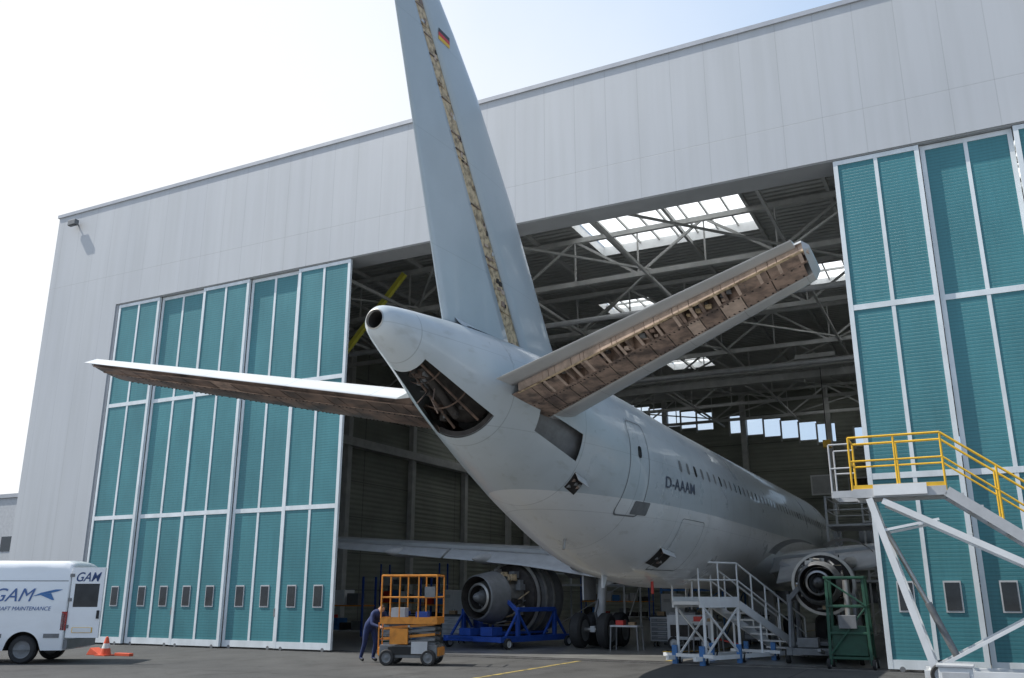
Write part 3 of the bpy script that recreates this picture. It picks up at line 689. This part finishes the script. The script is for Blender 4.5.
b_=MB();gx,gy=14.35,.6
for sx in (-.45,.45):
    for sy in (-.35,.35):
        b_.beam((gx+sx,gy+sy,.1),(gx+sx*.9,gy+sy*.8,2.05),.07,.07,'green');wheel(b_,(gx+sx*1.1,gy+sy,.12),.12,.08)
for z in (.25,.8,1.4,2.05):
    b_.beam((gx-.45,gy-.33,z),(gx+.45,gy-.33,z),.05,.06,'green');b_.beam((gx-.45,gy+.33,z),(gx+.45,gy+.33,z),.05,.06,'green')
    for sx in (-.44,.44): b_.beam((gx+sx,gy-.34,z),(gx+sx,gy+.34,z),.05,.06,'green')
b_.beam((gx-.45,gy-.36,.3),(gx+.4,gy-.34,1.35),.04,.04,'green');b_.beam((gx+.45,gy-.36,1.4),(gx-.4,gy-.34,2.0),.04,.04,'green')
b_.box(gx-.38,gx+.38,gy-.28,gy+.28,.3,.95,'green');b_.box(gx-.2,gx+.2,gy-.4,gy-.3,.9,1.2,'midgrey');b_.cyl((gx,gy,.95),(gx,gy,2.0),.08,'bare')
b_.build('hydraulic_test_stand',None,.01)

def stairs(o,ux,run,rise,width,plat,matf,matr,nst,railh=1.0):
    ux=Vector((*ux,0)).normalized();uy=Vector((-ux.y,ux.x,0));o=Vector(o);Z=Vector((0,0,1));b=MB()
    P=lambda a,c,z:o+ux*a+uy*c+Z*z
    b.hexa([P(-plat,0,rise-.08),P(0,0,rise-.08),P(0,width,rise-.08),P(-plat,width,rise-.08),P(-plat,0,rise),P(0,0,rise),P(0,width,rise),P(-plat,width,rise)],matf)
    for c in (0,width):
        b.beam(P(-plat,c,rise-.06),P(0,c,rise-.06),.05,.18,matf);b.beam(P(0,c,rise-.08),P(run,c,.12),.05,.2,matf)
        for h,w in ((railh,.05),(railh*.55,.04)):
            b.cyl(P(-plat,c,rise+h),P(0,c,rise+h),w/2,matr,n=8);b.cyl(P(0,c,rise+h),P(run,c,h+.1),w/2,matr,n=8)
        n=max(2,int(plat/.7)+1)
        for i in range(n): a=-plat+plat*i/(n-1);b.cyl(P(a,c,rise),P(a,c,rise+railh),.022,matr,n=8)
        for i in range(1,6): f=i/5;a=run*f;z=rise*(1-f)+.1*f;b.cyl(P(a,c,z),P(a,c,z+railh),.022,matr,n=8)
        b.beam(P(-plat,c,rise+.06),P(0,c,rise+.06),.02,.1,matr)
    for h in (railh,railh*.55): b.cyl(P(-plat,0,rise+h),P(-plat,width,rise+h),.02,matr,n=8)
    for i in range(nst):
        f=(i+.6)/nst;a=run*f;z=rise*(1-f);b.beam(P(a,.02,z),P(a,width-.02,z),.24,.04,matf)
    return b,P
b_,P=stairs((10.8,1.7,0),(0.42,1),3.0,1.5,-.85,1.6,'white','white',8,.95)
for c in (0,-.85):
    for a in (-1.45,-.05): b_.beam(P(a,c,.15),P(a,c,1.4),.06,.06,'white')
    b_.beam(P(-1.45,c,.2),P(-.05,c,1.35),.04,.04,'white');b_.beam(P(-.05,c,.2),P(-1.45,c,1.35),.04,.04,'white')
    b_.beam(P(-1.9,c,.16),P(2.8,c,.16),.09,.1,'white');b_.beam(P(.9,c,.16),P(.9,c,1.0),.05,.05,'white')
    for a in (-1.6,-.1,1.4): b_.beam(P(a,c,.0),P(a,c,.45),.12,.12,'lblue');wheel(b_,P(a+.2,c,.12),.12,.07)
for a in (-1.6,1.2): b_.beam(P(a,.35,.22),P(a,-1.2,.22),.08,.08,'white')
b_.build('access_stairs')

b_,P=stairs((16.85,-2.9,0),(1,.02),4.6,3.72,.95,1.75,'lightgrey','yellow',15,1.1)
for c in (0,.95):
    b_.beam(P(-1.45,c,3.55),P(-.6,c,.25),.1,.13,'white')
    b_.beam(P(-1.2,c,3.5),P(3.3,c,1.1),.08,.12,'white')
    b_.beam(P(-1.3,c,2.9),P(-.2,c,3.1),.05,.05,'white')
    b_.beam(P(-.8,c,.2),P(4.9,c,.2),.1,.14,'white')
    b_.beam(P(3.1,c,.25),P(3.1,c,1.3),.07,.07,'white');b_.beam(P(-.6,c,.3),P(2.2,c,1.8),.06,.06,'white')
    for a in (-.5,4.4): wheel(b_,P(a,c+(-.12 if c==0 else .12),.2),.2,.12,ax=(0,1,0))
for a in (-.7,3.1,4.7): b_.beam(P(a,0,.2),P(a,.95,.2),.08,.1,'white')
for f in (.15,.35,.55,.75,.9): b_.beam(P(-1.45+.85*f,0,3.55-3.3*f),P(-1.45+.85*f,.95,3.55-3.3*f),.05,.05,'white')
b_.cyl(P(-1.25,.4,3.0),P(-.35,.4,.9),.05,'bare',n=10);b_.cyl(P(-.6,.4,1.5),P(-.2,.4,.5),.07,'midgrey',n=10)
for c in (0,.95):
    b_.beam(P(-2.15,c,3.66),P(-1.75,c,3.66),.05,.14,'lightgrey')
    b_.cyl(P(-2.15,c,3.7),P(-2.15,c,4.7),.018,'lightgrey',n=8);b_.cyl(P(-2.15,c,4.7),P(-1.75,c,4.7),.018,'lightgrey',n=8);b_.cyl(P(-2.15,c,4.2),P(-1.75,c,4.2),.018,'lightgrey',n=8)
b_.beam(P(-2.15,0,3.66),P(-2.15,.95,3.66),.05,.14,'lightgrey')
b_.box(15.5,16.5,-2.985,-2.95,3.60,3.82,'white')
b_.build('mobile_maintenance_stairs')
b_=MB();b_.box(16.35,16.9,-4.2,-3.75,0.02,.42,'white');b_.box(16.32,16.93,-4.23,-3.72,.42,.46,'lightgrey');b_.box(16.4,16.85,-4.215,-4.2,.1,.34,'lightgrey');b_.build('storage_box',None,.015)

# ------------------------------------------------------------------ scissor lift
S_=grp('scissor_lift',(4.45,-3.0,0),R(18),True)
b_=MB()
b_.box(-.72,.72,-.36,.36,.18,.48,'midgrey');b_.box(-.5,.5,-.40,.40,.26,.44,'black')
for x in (-.52,.52):
    for y in (-.38,.38): wheel(b_,(x,y,.19),.19,.13,ax=(0,1,0),hub='midgrey')
b_.box(-.77,-.71,-.3,.3,.22,.42,'orange');b_.box(.71,.77,-.3,.3,.22,.42,'orange')
b_.build('chassis',S_,.01)
b_=MB()
for k in range(4):
    z=.5+k*.12
    for y in (-.28,.28):
        b_.beam((-.65,y,z),(.65,y,z+.11),.05,.06,'orange' if k%2 else 'midgrey');b_.beam((.65,y+.06*(1 if y<0 else -1),z),(-.65,y+.06*(1 if y<0 else -1),z+.11),.05,.06,'midgrey')
        b_.cyl((0,y-.05,z+.055),(0,y+.05,z+.055),.03,'bare',n=8)
b_.cyl((-.4,0,.5),(.4,0,.9),.05,'bare');b_.build('scissor_arms',S_)
b_=MB();w2=.70
b_.box(-w2,w2,-.38,.38,.99,1.05,'midgrey');b_.box(-w2-.02,w2+.02,-.40,-.38,.97,1.13,'orange');b_.box(-w2-.02,w2+.02,.38,.40,.97,1.13,'orange');b_.box(-w2-.02,-w2,-.38,.38,.97,1.13,'orange');b_.box(w2,w2+.02,-.38,.38,.97,1.13,'orange')
for x in (-w2,-.24,.24,w2):
    for y in (-.39,.39): b_.cyl((x,y,1.1),(x,y,2.12),.02,'orange',n=8)
for z in (1.6,2.12):
    for y in (-.39,.39): b_.cyl((-w2,y,z),(w2,y,z),.022,'orange',n=8)
    for x in (-w2,w2): b_.cyl((x,-.39,z),(x,.39,z),.022,'orange',n=8)
b_.box(.4,.66,-.42,-.3,1.6,1.85,'midgrey');b_.box(-.5,-.15,-.2,.15,1.05,1.35,'lightgrey');b_.box(.1,.4,-.1,.2,1.05,1.25,'blue')
b_.build('platform',S_)
b_=MB()
for y in (-.1,.1): b_.beam((-.81,y*1.6,.25),(-.81,y*1.6,1.0),.03,.03,'orange')
for z in (.35,.6,.85): b_.cyl((-.81,-.16,z),(-.81,.16,z),.012,'orange',n=6)
b_.box(-.45,-.0,-.44,-.37,.5,.86,'orange');b_.box(.1,.5,-.44,-.41,.28,.56,'lightgrey');b_.build('ladder_and_boxes',S_)

# ------------------------------------------------------------------ van
V=grp('delivery_van',(-3.50,-6.76,0),math.atan2(.51,.86),True)
Wd=1.98
def bodyY(z,side):
    t=max(0,(z-1.25)/1.2);ins=.10*t*t
    if z<.6: ins+=.03*(.6-z)/.3
    return ins if side==0 else Wd-ins
wc=[(-.98,.34),(-4.55,.34)];ra=.43
def topz(x):
    pts=[(-5.6,.9),(-5.55,1.0),(-5.35,1.22),(-4.5,1.62),(-3.85,2.38),(-3.6,2.45),(-.2,2.45),(-.05,2.40),(0,2.32)]
    for i in range(len(pts)-1):
        if x<=pts[i+1][0]: t=(x-pts[i][0])/(pts[i+1][0]-pts[i][0]);return pts[i][1]+(pts[i+1][1]-pts[i][1])*t
    return 2.32
b_=MB();nx=140
def bot(x):
    z=.32
    for cx,cz in wc:
        if abs(x-cx)<ra: z=max(z,cz+math.sqrt(ra*ra-(x-cx)**2))
    return z
for side in (0,1):
    for i in range(nx):
        x0=-5.6+5.6*i/nx;x1=-5.6+5.6*(i+1)/nx;n=14
        for k in range(n):
            def q(x,k):
                z=bot(x)+(topz(x)-bot(x))*k/n;return (x,bodyY(z,side),z)
            b_.add([q(x0,k),q(x1,k),q(x1,k+1),q(x0,k+1)],[(0,1,2,3)],'vanw',True)
for i in range(nx):
    x0=-5.6+5.6*i/nx;x1=-5.6+5.6*(i+1)/nx;n=8
    for k in range(n):
        def q(x,k):
            z=topz(x);a=bodyY(z,0);f=k/n;return (x,a+(Wd-2*a)*f,z+.07*(1-(2*f-1)**4))
        xm=(x0+x1)/2
        b_.add([q(x0,k),q(x1,k),q(x1,k+1),q(x0,k+1)],[(0,1,2,3)],'glass' if -4.42<xm<-3.92 else 'vanw',True)
n=14
for k in range(n):
    z0=.32+(2.32-.32)*k/n;z1=.32+2.0*(k+1)/n
    if z0<.55 or z0>2.1:
        b_.add([(0,bodyY(z0,0),z0),(0,bodyY(z0,1),z0),(0,bodyY(z1,1),z1),(0,bodyY(z1,0),z1)],[(0,1,2,3)],'vanw',True)
    else:
        b_.add([(0,bodyY(z0,0),z0),(0,bodyY(z0,0)+.09,z0),(0,bodyY(z1,0)+.09,z1),(0,bodyY(z1,0),z1)],[(0,1,2,3)],'vanw',True)
        b_.add([(0,Wd/2,z0),(0,bodyY(z0,1),z0),(0,bodyY(z1,1),z1),(0,Wd/2,z1)],[(0,1,2,3)],'vanw',True)
        b_.add([(-.6,.1,z0),(-.6,Wd/2,z0),(-.6,Wd/2,z1),(-.6,.1,z1)],[(0,1,2,3)],'dark')  # dark sheet, the shade of the load bay put into its colour
        b_.add([(0,.12,z0),(-.6,.1,z0),(-.6,.1,z1),(0,.14,z1)],[(0,1,2,3)],'midgrey')
b_.add([(0,bodyY(2.32,0)+(Wd-2*bodyY(2.32,0))*k/8,2.32+.07*(1-(2*k/8-1)**4)) for k in range(9)],[tuple(range(9))],'vanw')
b_.quad((-5.6,.03,.32),(0,.03,.32),(0,Wd-.03,.32),(-5.6,Wd-.03,.32),'black')
b_.quad((-5.6,.03,.32),(-5.6,Wd-.03,.32),(-5.6,Wd-.03,.9),(-5.6,.03,.9),'vanw')
b_.build('body',V,weld=True)
# rear door swung open 90 degrees, outer skin towards the apron
b_=MB()
dz0,dz1=.62,2.33;Ld=.84;ao=R(-6)
def DP(u,v,z): return (.035+u*math.cos(ao)+v*math.sin(ao),.06+u*math.sin(ao)-v*math.cos(ao),z)
def dbox(u0,u1,v0,v1,z0,z1,mat):
    b_.hexa([DP(u0,v0,z0),DP(u1,v0,z0),DP(u1,v1,z0),DP(u0,v1,z0),DP(u0,v0,z1),DP(u1,v0,z1),DP(u1,v1,z1),DP(u0,v1,z1)],mat)
dbox(0,Ld,-.03,.03,dz0,1.36,'vanw');dbox(0,Ld,-.03,.03,1.93,dz1,'vanw');dbox(0,.1,-.03,.03,1.36,1.93,'vanw');dbox(Ld-.1,Ld,-.03,.03,1.36,1.93,'vanw');dbox(.1,Ld-.1,-.01,.015,1.36,1.93,'glass')
dbox(.16,.68,.03,.045,.74,.87,'yellow');dbox(.18,.66,.045,.05,.75,.86,'white');dbox(Ld-.09,Ld-.03,.03,.06,1.08,1.28,'black')
for z in (.85,1.5,2.1): dbox(-.05,.06,-.01,.05,z,z+.08,'midgrey')
b_.build('open_rear_door',V,.008)
me=text_mesh('GAM',.32,.35,.002,1,.003);me.materials.append(M['navy'])
for v in me.vertices: v.co=Vector(DP(.08+v.co.x*.9,.036,1.99+v.co.y))
o=bpy.data.objects.new('door_lettering',me);sc.collection.objects.link(o);o.parent=V
b_=MB()
for cx,cz in wc:
    for y in (.02,Wd-.24): wheel(b_,(cx,y+.13,.34),.34,.22,ax=(0,1,0),hub='midgrey')
    for side in (0,1):
        m=16
        for i in range(m):
            a0=math.pi*i/m;a1=math.pi*(i+1)/m;ya,yb=(.02,.35) if side==0 else (Wd-.02,Wd-.35)
            b_.add([(cx+ra*math.cos(a0),ya,cz+ra*math.sin(a0)),(cx+ra*math.cos(a1),ya,cz+ra*math.sin(a1)),(cx+ra*math.cos(a1),yb,cz+ra*math.sin(a1)),(cx+ra*math.cos(a0),yb,cz+ra*math.sin(a0))],[(0,1,2,3)],'black',True)
        b_.quad((cx-ra,yb,.3),(cx+ra,yb,.3),(cx+ra,yb,.8),(cx-ra,yb,.8),'black')
b_.build('wheels',V)
b_=MB()
b_.box(-4.0,-1.5,-.012,.01,.62,.72,'midgrey');b_.box(-.48,-.1,-.012,.01,.62,.72,'midgrey');b_.box(-.02,.1,.05,Wd-.05,.36,.58,'midgrey')
for x in (-2.95,-1.72): b_.box(x-.006,x+.006,-.004,.03,.75,1.2,'midgrey')
b_.box(-2.95,-.05,.035,.05,1.99,2.01,'midgrey')
b_.box(.0,.012,1.12,1.76,1.35,1.90,'glass')
for y in (.00,Wd-.14): b_.box(-.10,.03,y,y+.12,.80,1.25,'tail')
b_.box(-3.95,-3.15,-.006,.12,1.45,2.05,'glass');b_.box(-4.15,-3.98,-.2,.0,1.4,1.65,'black')
b_.build('trim_and_lights',V)
def place_text(t,size,shear,local_o,X,Y,Zn,mat,parent,name,offset=.0):
    me=text_mesh(t,size,shear,.002,1,offset);me.materials.append(M[mat])
    o=bpy.data.objects.new(name,me);sc.collection.objects.link(o);o.parent=parent
    m=Matrix((Vector(X),Vector(Y),Vector(Zn))).transposed().to_4x4();m.translation=Vector(local_o);o.matrix_local=m
place_text('GAM',.46,.35,(-1.9,-.004,1.50),(1,0,0),(0,.045,1),(0,-1,0),'navy',V,'logo_lettering')
place_text('AIRCRAFT MAINTENANCE',.135,.25,(-2.0,-.006,1.28),(1,0,0),(0,.0,1),(0,-1,0),'navy',V,'company_lettering')
b_=MB()
b_.add([(-1.0,.02,1.62),(-.75,.02,1.66),(-.4,.035,1.74),(-.27,.035,1.79),(-.45,.035,1.79),(-.8,.02,1.71)],[tuple(range(6))],'lblue')
b_.add([(-.8,.012,1.65),(-.55,.012,1.70),(-.45,.0,1.53),(-.5,.0,1.53)],[tuple(range(4))],'lblue')
for i in range(len(b_.v)): v=b_.v[i];b_.v[i]=(v[0]+.12,bodyY(v[2],0)-.012,v[2])
b_.build('logo_aircraft',V)

def cone(x,y):
    b=MB();b.box(x-.2,x+.2,y-.2,y+.2,.0,.03,'cone');b.lathe([(.03,.15),(.2,.115)],(x,y,0),(0,0,1),'cone',n=20);b.lathe([(.2,.115),(.33,.085)],(x,y,0),(0,0,1),'white',n=20);b.lathe([(.33,.085),(.5,.04),(.52,.0)],(x,y,0),(0,0,1),'cone',n=20);b.build('traffic_cone')
cone(-5.2,-4.0)
b_=MB();b_.prism([(0,0),(.6,0),(.15,.2)],(-6.0,-4.0,0),(1,0,0),(0,0,1),(0,.3,0),'cone');b_.box(-4.9,-4.3,-3.95,-3.8,0,.08,'cone');b_.build('wheel_chock',None,.01)

# ------------------------------------------------------------------ hangar contents
def dock(x,y,w,d,levels,mat,rail='yellow'):
    b=MB();H_=levels[-1]+1.1
    for px in (x,x+w):
        for py in (y,y+d): b.beam((px,py,0),(px,py,H_),.08,.08,mat)
    for z in levels:
        b.box(x-.05,x+w+.05,y-.05,y+d+.05,z-.08,z,mat)
        for h in (.55,1.05):
            for py in (y,y+d): b.cyl((x,py,z+h),(x+w,py,z+h),.022,rail,n=6)
            for px in (x,x+w): b.cyl((px,y,z+h),(px,y+d,z+h),.022,rail,n=6)
    zz=[0]+list(levels)
    for i in range(len(zz)-1):
        b.beam((x,y,zz[i]),(x+w,y,zz[i+1]),.04,.04,mat);b.beam((x+w,y,zz[i]),(x+w,y+d,zz[i+1]),.04,.04,mat)
    b.build('maintenance_dock')
dock(12.2,14.5,3.2,3,(2.2,4.3),'lightgrey','lightgrey');dock(14.8,10.5,2.6,4,(1.9,),'lightgrey','lightgrey');dock(13.0,20,5,3,(2.5,4.8),'lightgrey','lightgrey');dock(5.2,15,2.6,4,(1.9,),'lblue','lightgrey')
dock(-3,22,4,2.5,(2.2,),'lightgrey','lightgrey')
b_=MB();b_.box(4,30,37,43.3,0,6.5,'inwall')
for i in range(8):
    for z in (1.2,4.2): b_.box(5+i*3,7+i*3,36.9,37,z,z+1.3,'glass')
b_.box(3.8,30.2,36.6,36.98,3.1,3.3,'steel')
b_.build('mezzanine_offices')
b_=MB()
for k,(x,z,c) in enumerate(((7.5,8.4,'white'),(10.0,8.1,'lightgrey'),(12.2,8.0,'wood'),(14,8.1,'white'))): b_.box(x,x+1.6,43.3,43.4,z,z+1.4,c);b_.box(x+.1,x+1.5,43.27,43.3,z+.1,z+1.3,'dark' if k%2 else 'lightgrey')
b_.build('notice_board')
b_=MB();cx_=-12.6;b_.cyl((cx_,43.3,7.7),(cx_,43.5,7.7),.5,'white',n=28);b_.cyl((cx_,43.27,7.7),(cx_,43.3,7.7),.42,'wood',n=28);b_.beam((cx_,43.25,7.7),(cx_+.3,43.25,8.0),.05,.05,'black');b_.beam((cx_,43.25,7.7),(cx_,43.25,7.35),.05,.05,'black');b_.build('wall_clock')
def rack(x,y,w,lv):
    b=MB()
    for px in (x,x+w):
        for py in (y,y+.9): b.beam((px,py,0),(px,py,lv*1.0+.4),.07,.07,'blue')
    for k in range(lv):
        z=.25+k*1.0;b.box(x,x+w,y,y+.9,z-.05,z,'orange' if k%2 else 'lightgrey');cx=x+.15
        while cx<x+w-.5:
            s=random.uniform(.3,.6);h=random.uniform(.25,.7);b.box(cx,cx+s,y+.1,y+.1+random.uniform(.4,.7),z,z+h,random.choice(['wood','lightgrey','midgrey','lblue','red','white','dark']));cx+=s+random.uniform(.05,.3)
    b.build('storage_rack')
rack(-9,9,3.2,2);rack(-14,22,4,3);rack(-8,38,5,3);rack(-5.5,13,2.8,2)
def cart(x,y,c):
    b=MB();b.box(x-.4,x+.4,y-.25,y+.25,.18,.95,c)
    for i in range(5): b.box(x-.37,x+.37,y-.262,y-.25,.22+.14*i,.34+.14*i,'lightgrey' if c!='lightgrey' else 'midgrey');b.box(x-.15,x+.15,y-.275,y-.262,.28+.14*i,.30+.14*i,'bare')
    for sx in (-.3,.3):
        for sy in (-.18,.18): wheel(b,(x+sx,y+sy,.08),.08,.05,n=12)
    b.box(x-.42,x+.42,y-.27,y+.27,.95,.99,'black');b.cyl((x+.48,y-.2,.85),(x+.48,y+.2,.85),.02,'bare',n=6);b.box(x-.2,x+.05,y-.1,y+.1,.99,1.12,random.choice(['wood','blue','white']))
    b.build('tool_cart',None,.008)
for x,y,c in ((-.6,4.5,'lblue'),(.3,6.2,'midgrey'),(8.6,9.0,'midgrey'),(-2.2,7.5,'lightgrey'),(10.2,9.8,'midgrey'),(-.1,3.0,'green'),(7.6,7.6,'lightgrey')): cart(x,y,c)
def cabinet(x,y,h=1.85,w=1.0,c='white'):
    b=MB();b.box(x,x+w,y,y+.5,.08,h,c);b.box(x+.03,x+w-.03,y+.03,y+.47,0,.08,'midgrey')
    for a,e2 in ((x+.02,x+w/2-.008),(x+w/2+.008,x+w-.02)): b.box(a,e2,y-.018,y,.12,h-.04,c)
    for s in (-.06,.04): b.box(x+w/2+s,x+w/2+s+.02,y-.045,y-.018,h*.45,h*.6,'midgrey')
    for k in range(4): b.box(x+.1,x+.35,y-.022,y-.018,h-.2-.03*k,h-.19-.03*k,'midgrey')
    b.build('storage_cabinet',None,.006)
cabinet(-1.9,9.0);cabinet(-.85,9.0,1.85,.9,'lightgrey');cabinet(.1,9.4,1.5,1.0);cabinet(6.6,10.5,1.7,.9);cabinet(9.6,11.5,1.8,.9,'lightgrey')
# ground power unit and small work stands beneath the fuselage
b_=MB();x,y=8.9,6.4;b_.box(x-.7,x+.7,y-.4,y+.4,.3,1.05,'lightgrey');b_.box(x-.6,x+.6,y-.41,y-.4,.4,.75,'dark');b_.box(x-.65,x+.2,y-.3,y+.3,1.05,1.12,'midgrey')
for sx in (-.5,.5):
    for sy in (-.38,.38): wheel(b_,(x+sx,y+sy,.2),.2,.12,ax=(0,1,0))
b_.beam((x+.7,y,.35),(x+1.5,y-.2,.2),.05,.05,'red');b_.build('ground_power_unit',None,.015)
for (x,y,h) in ((7.2,5.0,.75),(9.8,4.6,.9)):
    b_=MB();b_.box(x-.45,x+.45,y-.28,y+.28,h-.05,h,'lightgrey')
    for sx in (-.42,.42):
        for sy in (-.25,.25): b_.beam((x+sx*1.08,y+sy*1.08,0),(x+sx,y+sy,h-.05),.04,.04,'midgrey')
    b_.box(x-.3,x-.05,y-.15,y+.1,h,h+.14,'red');b_.box(x+.1,x+.3,y-.1,y+.1,h,h+.09,'wood');b_.build('work_table')
b_=MB()
for i in range(4):
    n=14;px,py=9.0+i*.3,3.2+.2*math.sin(i*2)
    pts=[Vector((8.5+.28*k,4.9-.35*math.sin(k*.9+i)-.1*i,.025)) for k in range(n)]
    if i<2:
        for k in range(n-1): b_.cyl(pts[k],pts[k+1],.02,('black','yellow')[i],n=6,caps=False)
b_.build('ground_cable')
def drum(x,y,c):
    b=MB();b.lathe([(0,.0),(0,.29),(.02,.3),(.3,.29),(.32,.305),(.34,.29),(.6,.29),(.62,.305),(.64,.29),(.9,.3),(.91,.28),(.89,.27),(.89,0)],(x,y,0),(0,0,1),c,n=24);b.build('oil_drum')
for x,y,c in ((.6,7.6,'blue'),(-1.6,5.4,'midgrey')): drum(x,y,c)

# ------------------------------------------------------------------ worker
def person(name,loc,rotz,J,E):
    names=list(J);idx={n:i for i,n in enumerate(names)}
    me=bpy.data.meshes.new(name);me.from_pydata([J[n][0] for n in names],[(idx[a],idx[b]) for a,b in E],[])
    o=bpy.data.objects.new('tmp',me);sc.collection.objects.link(o)
    md=o.modifiers.new('s','SKIN');md.use_smooth_shade=True
    if not me.skin_vertices:
        bm=bmesh.new();bm.from_mesh(me);bm.verts.layers.skin.verify();bm.to_mesh(me);bm.free()
    layer=me.skin_vertices[0].data
    for i,n in enumerate(names): layer[i].radius=(J[n][1],J[n][1]) if not isinstance(J[n][1],tuple) else J[n][1];layer[i].use_root=(n=='pelvis')
    s2=o.modifiers.new('u','SUBSURF');s2.levels=2;s2.render_levels=2
    dg=bpy.context.evaluated_depsgraph_get();m2=bpy.data.meshes.new_from_object(o.evaluated_get(dg));bpy.data.objects.remove(o)
    m2.materials.clear()
    for k in ('overall','skin','hair','black'): m2.materials.append(M[k])
    hd=Vector(J['head'][0]);up=(Vector(J['crown'][0])-Vector(J['neck'][0])).normalized();fw=Vector(J['face'][0])-hd
    fing=[Vector(J[n][0]) for n in names if n.startswith('fg')]
    for p in m2.polygons:
        p.use_smooth=True;c=p.center;mi=0
        if (c-hd).length<.2 and (c-Vector(J['neck'][0])).dot(up)>0.0:
            mi=1
            if (c-hd).dot(up)>.02 and (c-hd).dot(fw.normalized())<.05 or (c-hd).dot(up)>.075: mi=2
        if any((c-h).length<.09 for h in fing) : mi=1
        if c.z<.10: mi=3
        p.material_index=mi
    ob=bpy.data.objects.new(name,m2);sc.collection.objects.link(ob);ob.location=loc;ob.rotation_euler=(0,0,rotz);ob.scale=(.96,.96,.96);return ob
J={'pelvis':((0,0,.93),.15),'waist':((.12,0,1.05),.14),'chest':((.30,0,1.20),(.17,.14)),'shl':((.40,0,1.27),.12),'neck':((.47,0,1.33),.058),'head':((.56,0,1.40),(.085,.095)),'crown':((.62,0,1.47),.07),'face':((.61,0,1.37),.055),
'sL':((.38,.19,1.25),.07),'eL':((.52,.26,.99),.05),'wrL':((.72,.2,.90),.034),'haL':((.79,.19,.88),.036),
'sR':((.38,-.19,1.25),.07),'eR':((.50,-.27,.98),.05),'wrR':((.71,-.2,.93),.034),'haR':((.78,-.19,.92),.036),
'hL':((-.01,.11,.86),.10),'kL':((.10,.13,.48),.068),'aL':((-.02,.13,.10),.048),'tL':((.16,.14,.05),.045),
'hR':((-.01,-.11,.86),.10),'kR':((-.04,-.13,.47),.068),'aR':((-.22,-.13,.10),.048),'tR':((-.05,-.14,.05),.045)}
E=[('pelvis','waist'),('waist','chest'),('chest','shl'),('shl','neck'),('neck','head'),('head','crown'),('head','face'),('shl','sL'),('sL','eL'),('eL','wrL'),('wrL','haL'),('shl','sR'),('sR','eR'),('eR','wrR'),('wrR','haR'),('pelvis','hL'),('hL','kL'),('kL','aL'),('aL','tL'),('pelvis','hR'),('hR','kR'),('kR','aR'),('aR','tR')]
for s,hx in (('L',(.79,.19,.88)),('R',(.78,-.19,.92))):
    sg=1 if s=='L' else -1
    for i,(dy,ln) in enumerate(((-.03,.07),(-.01,.085),(.01,.08),(.03,.06))):
        a='fg%s%d'%(s,i);c='fg%s%db'%(s,i)
        J[a]=((hx[0]+.05,hx[1]+dy,hx[2]),.010);J[c]=((hx[0]+.05+ln*.5,hx[1]+dy,hx[2]-ln*.6),.008);E+=[('ha'+s,a),(a,c)]
    J['fg%st'%s]=((hx[0]+.03,hx[1]-sg*.05,hx[2]-.01),.011);E.append(('ha'+s,'fg%st'%s))
# stands at the end of the lift, bending towards its controls
person('worker',(2.98,-2.72,0),R(-22),J,E)
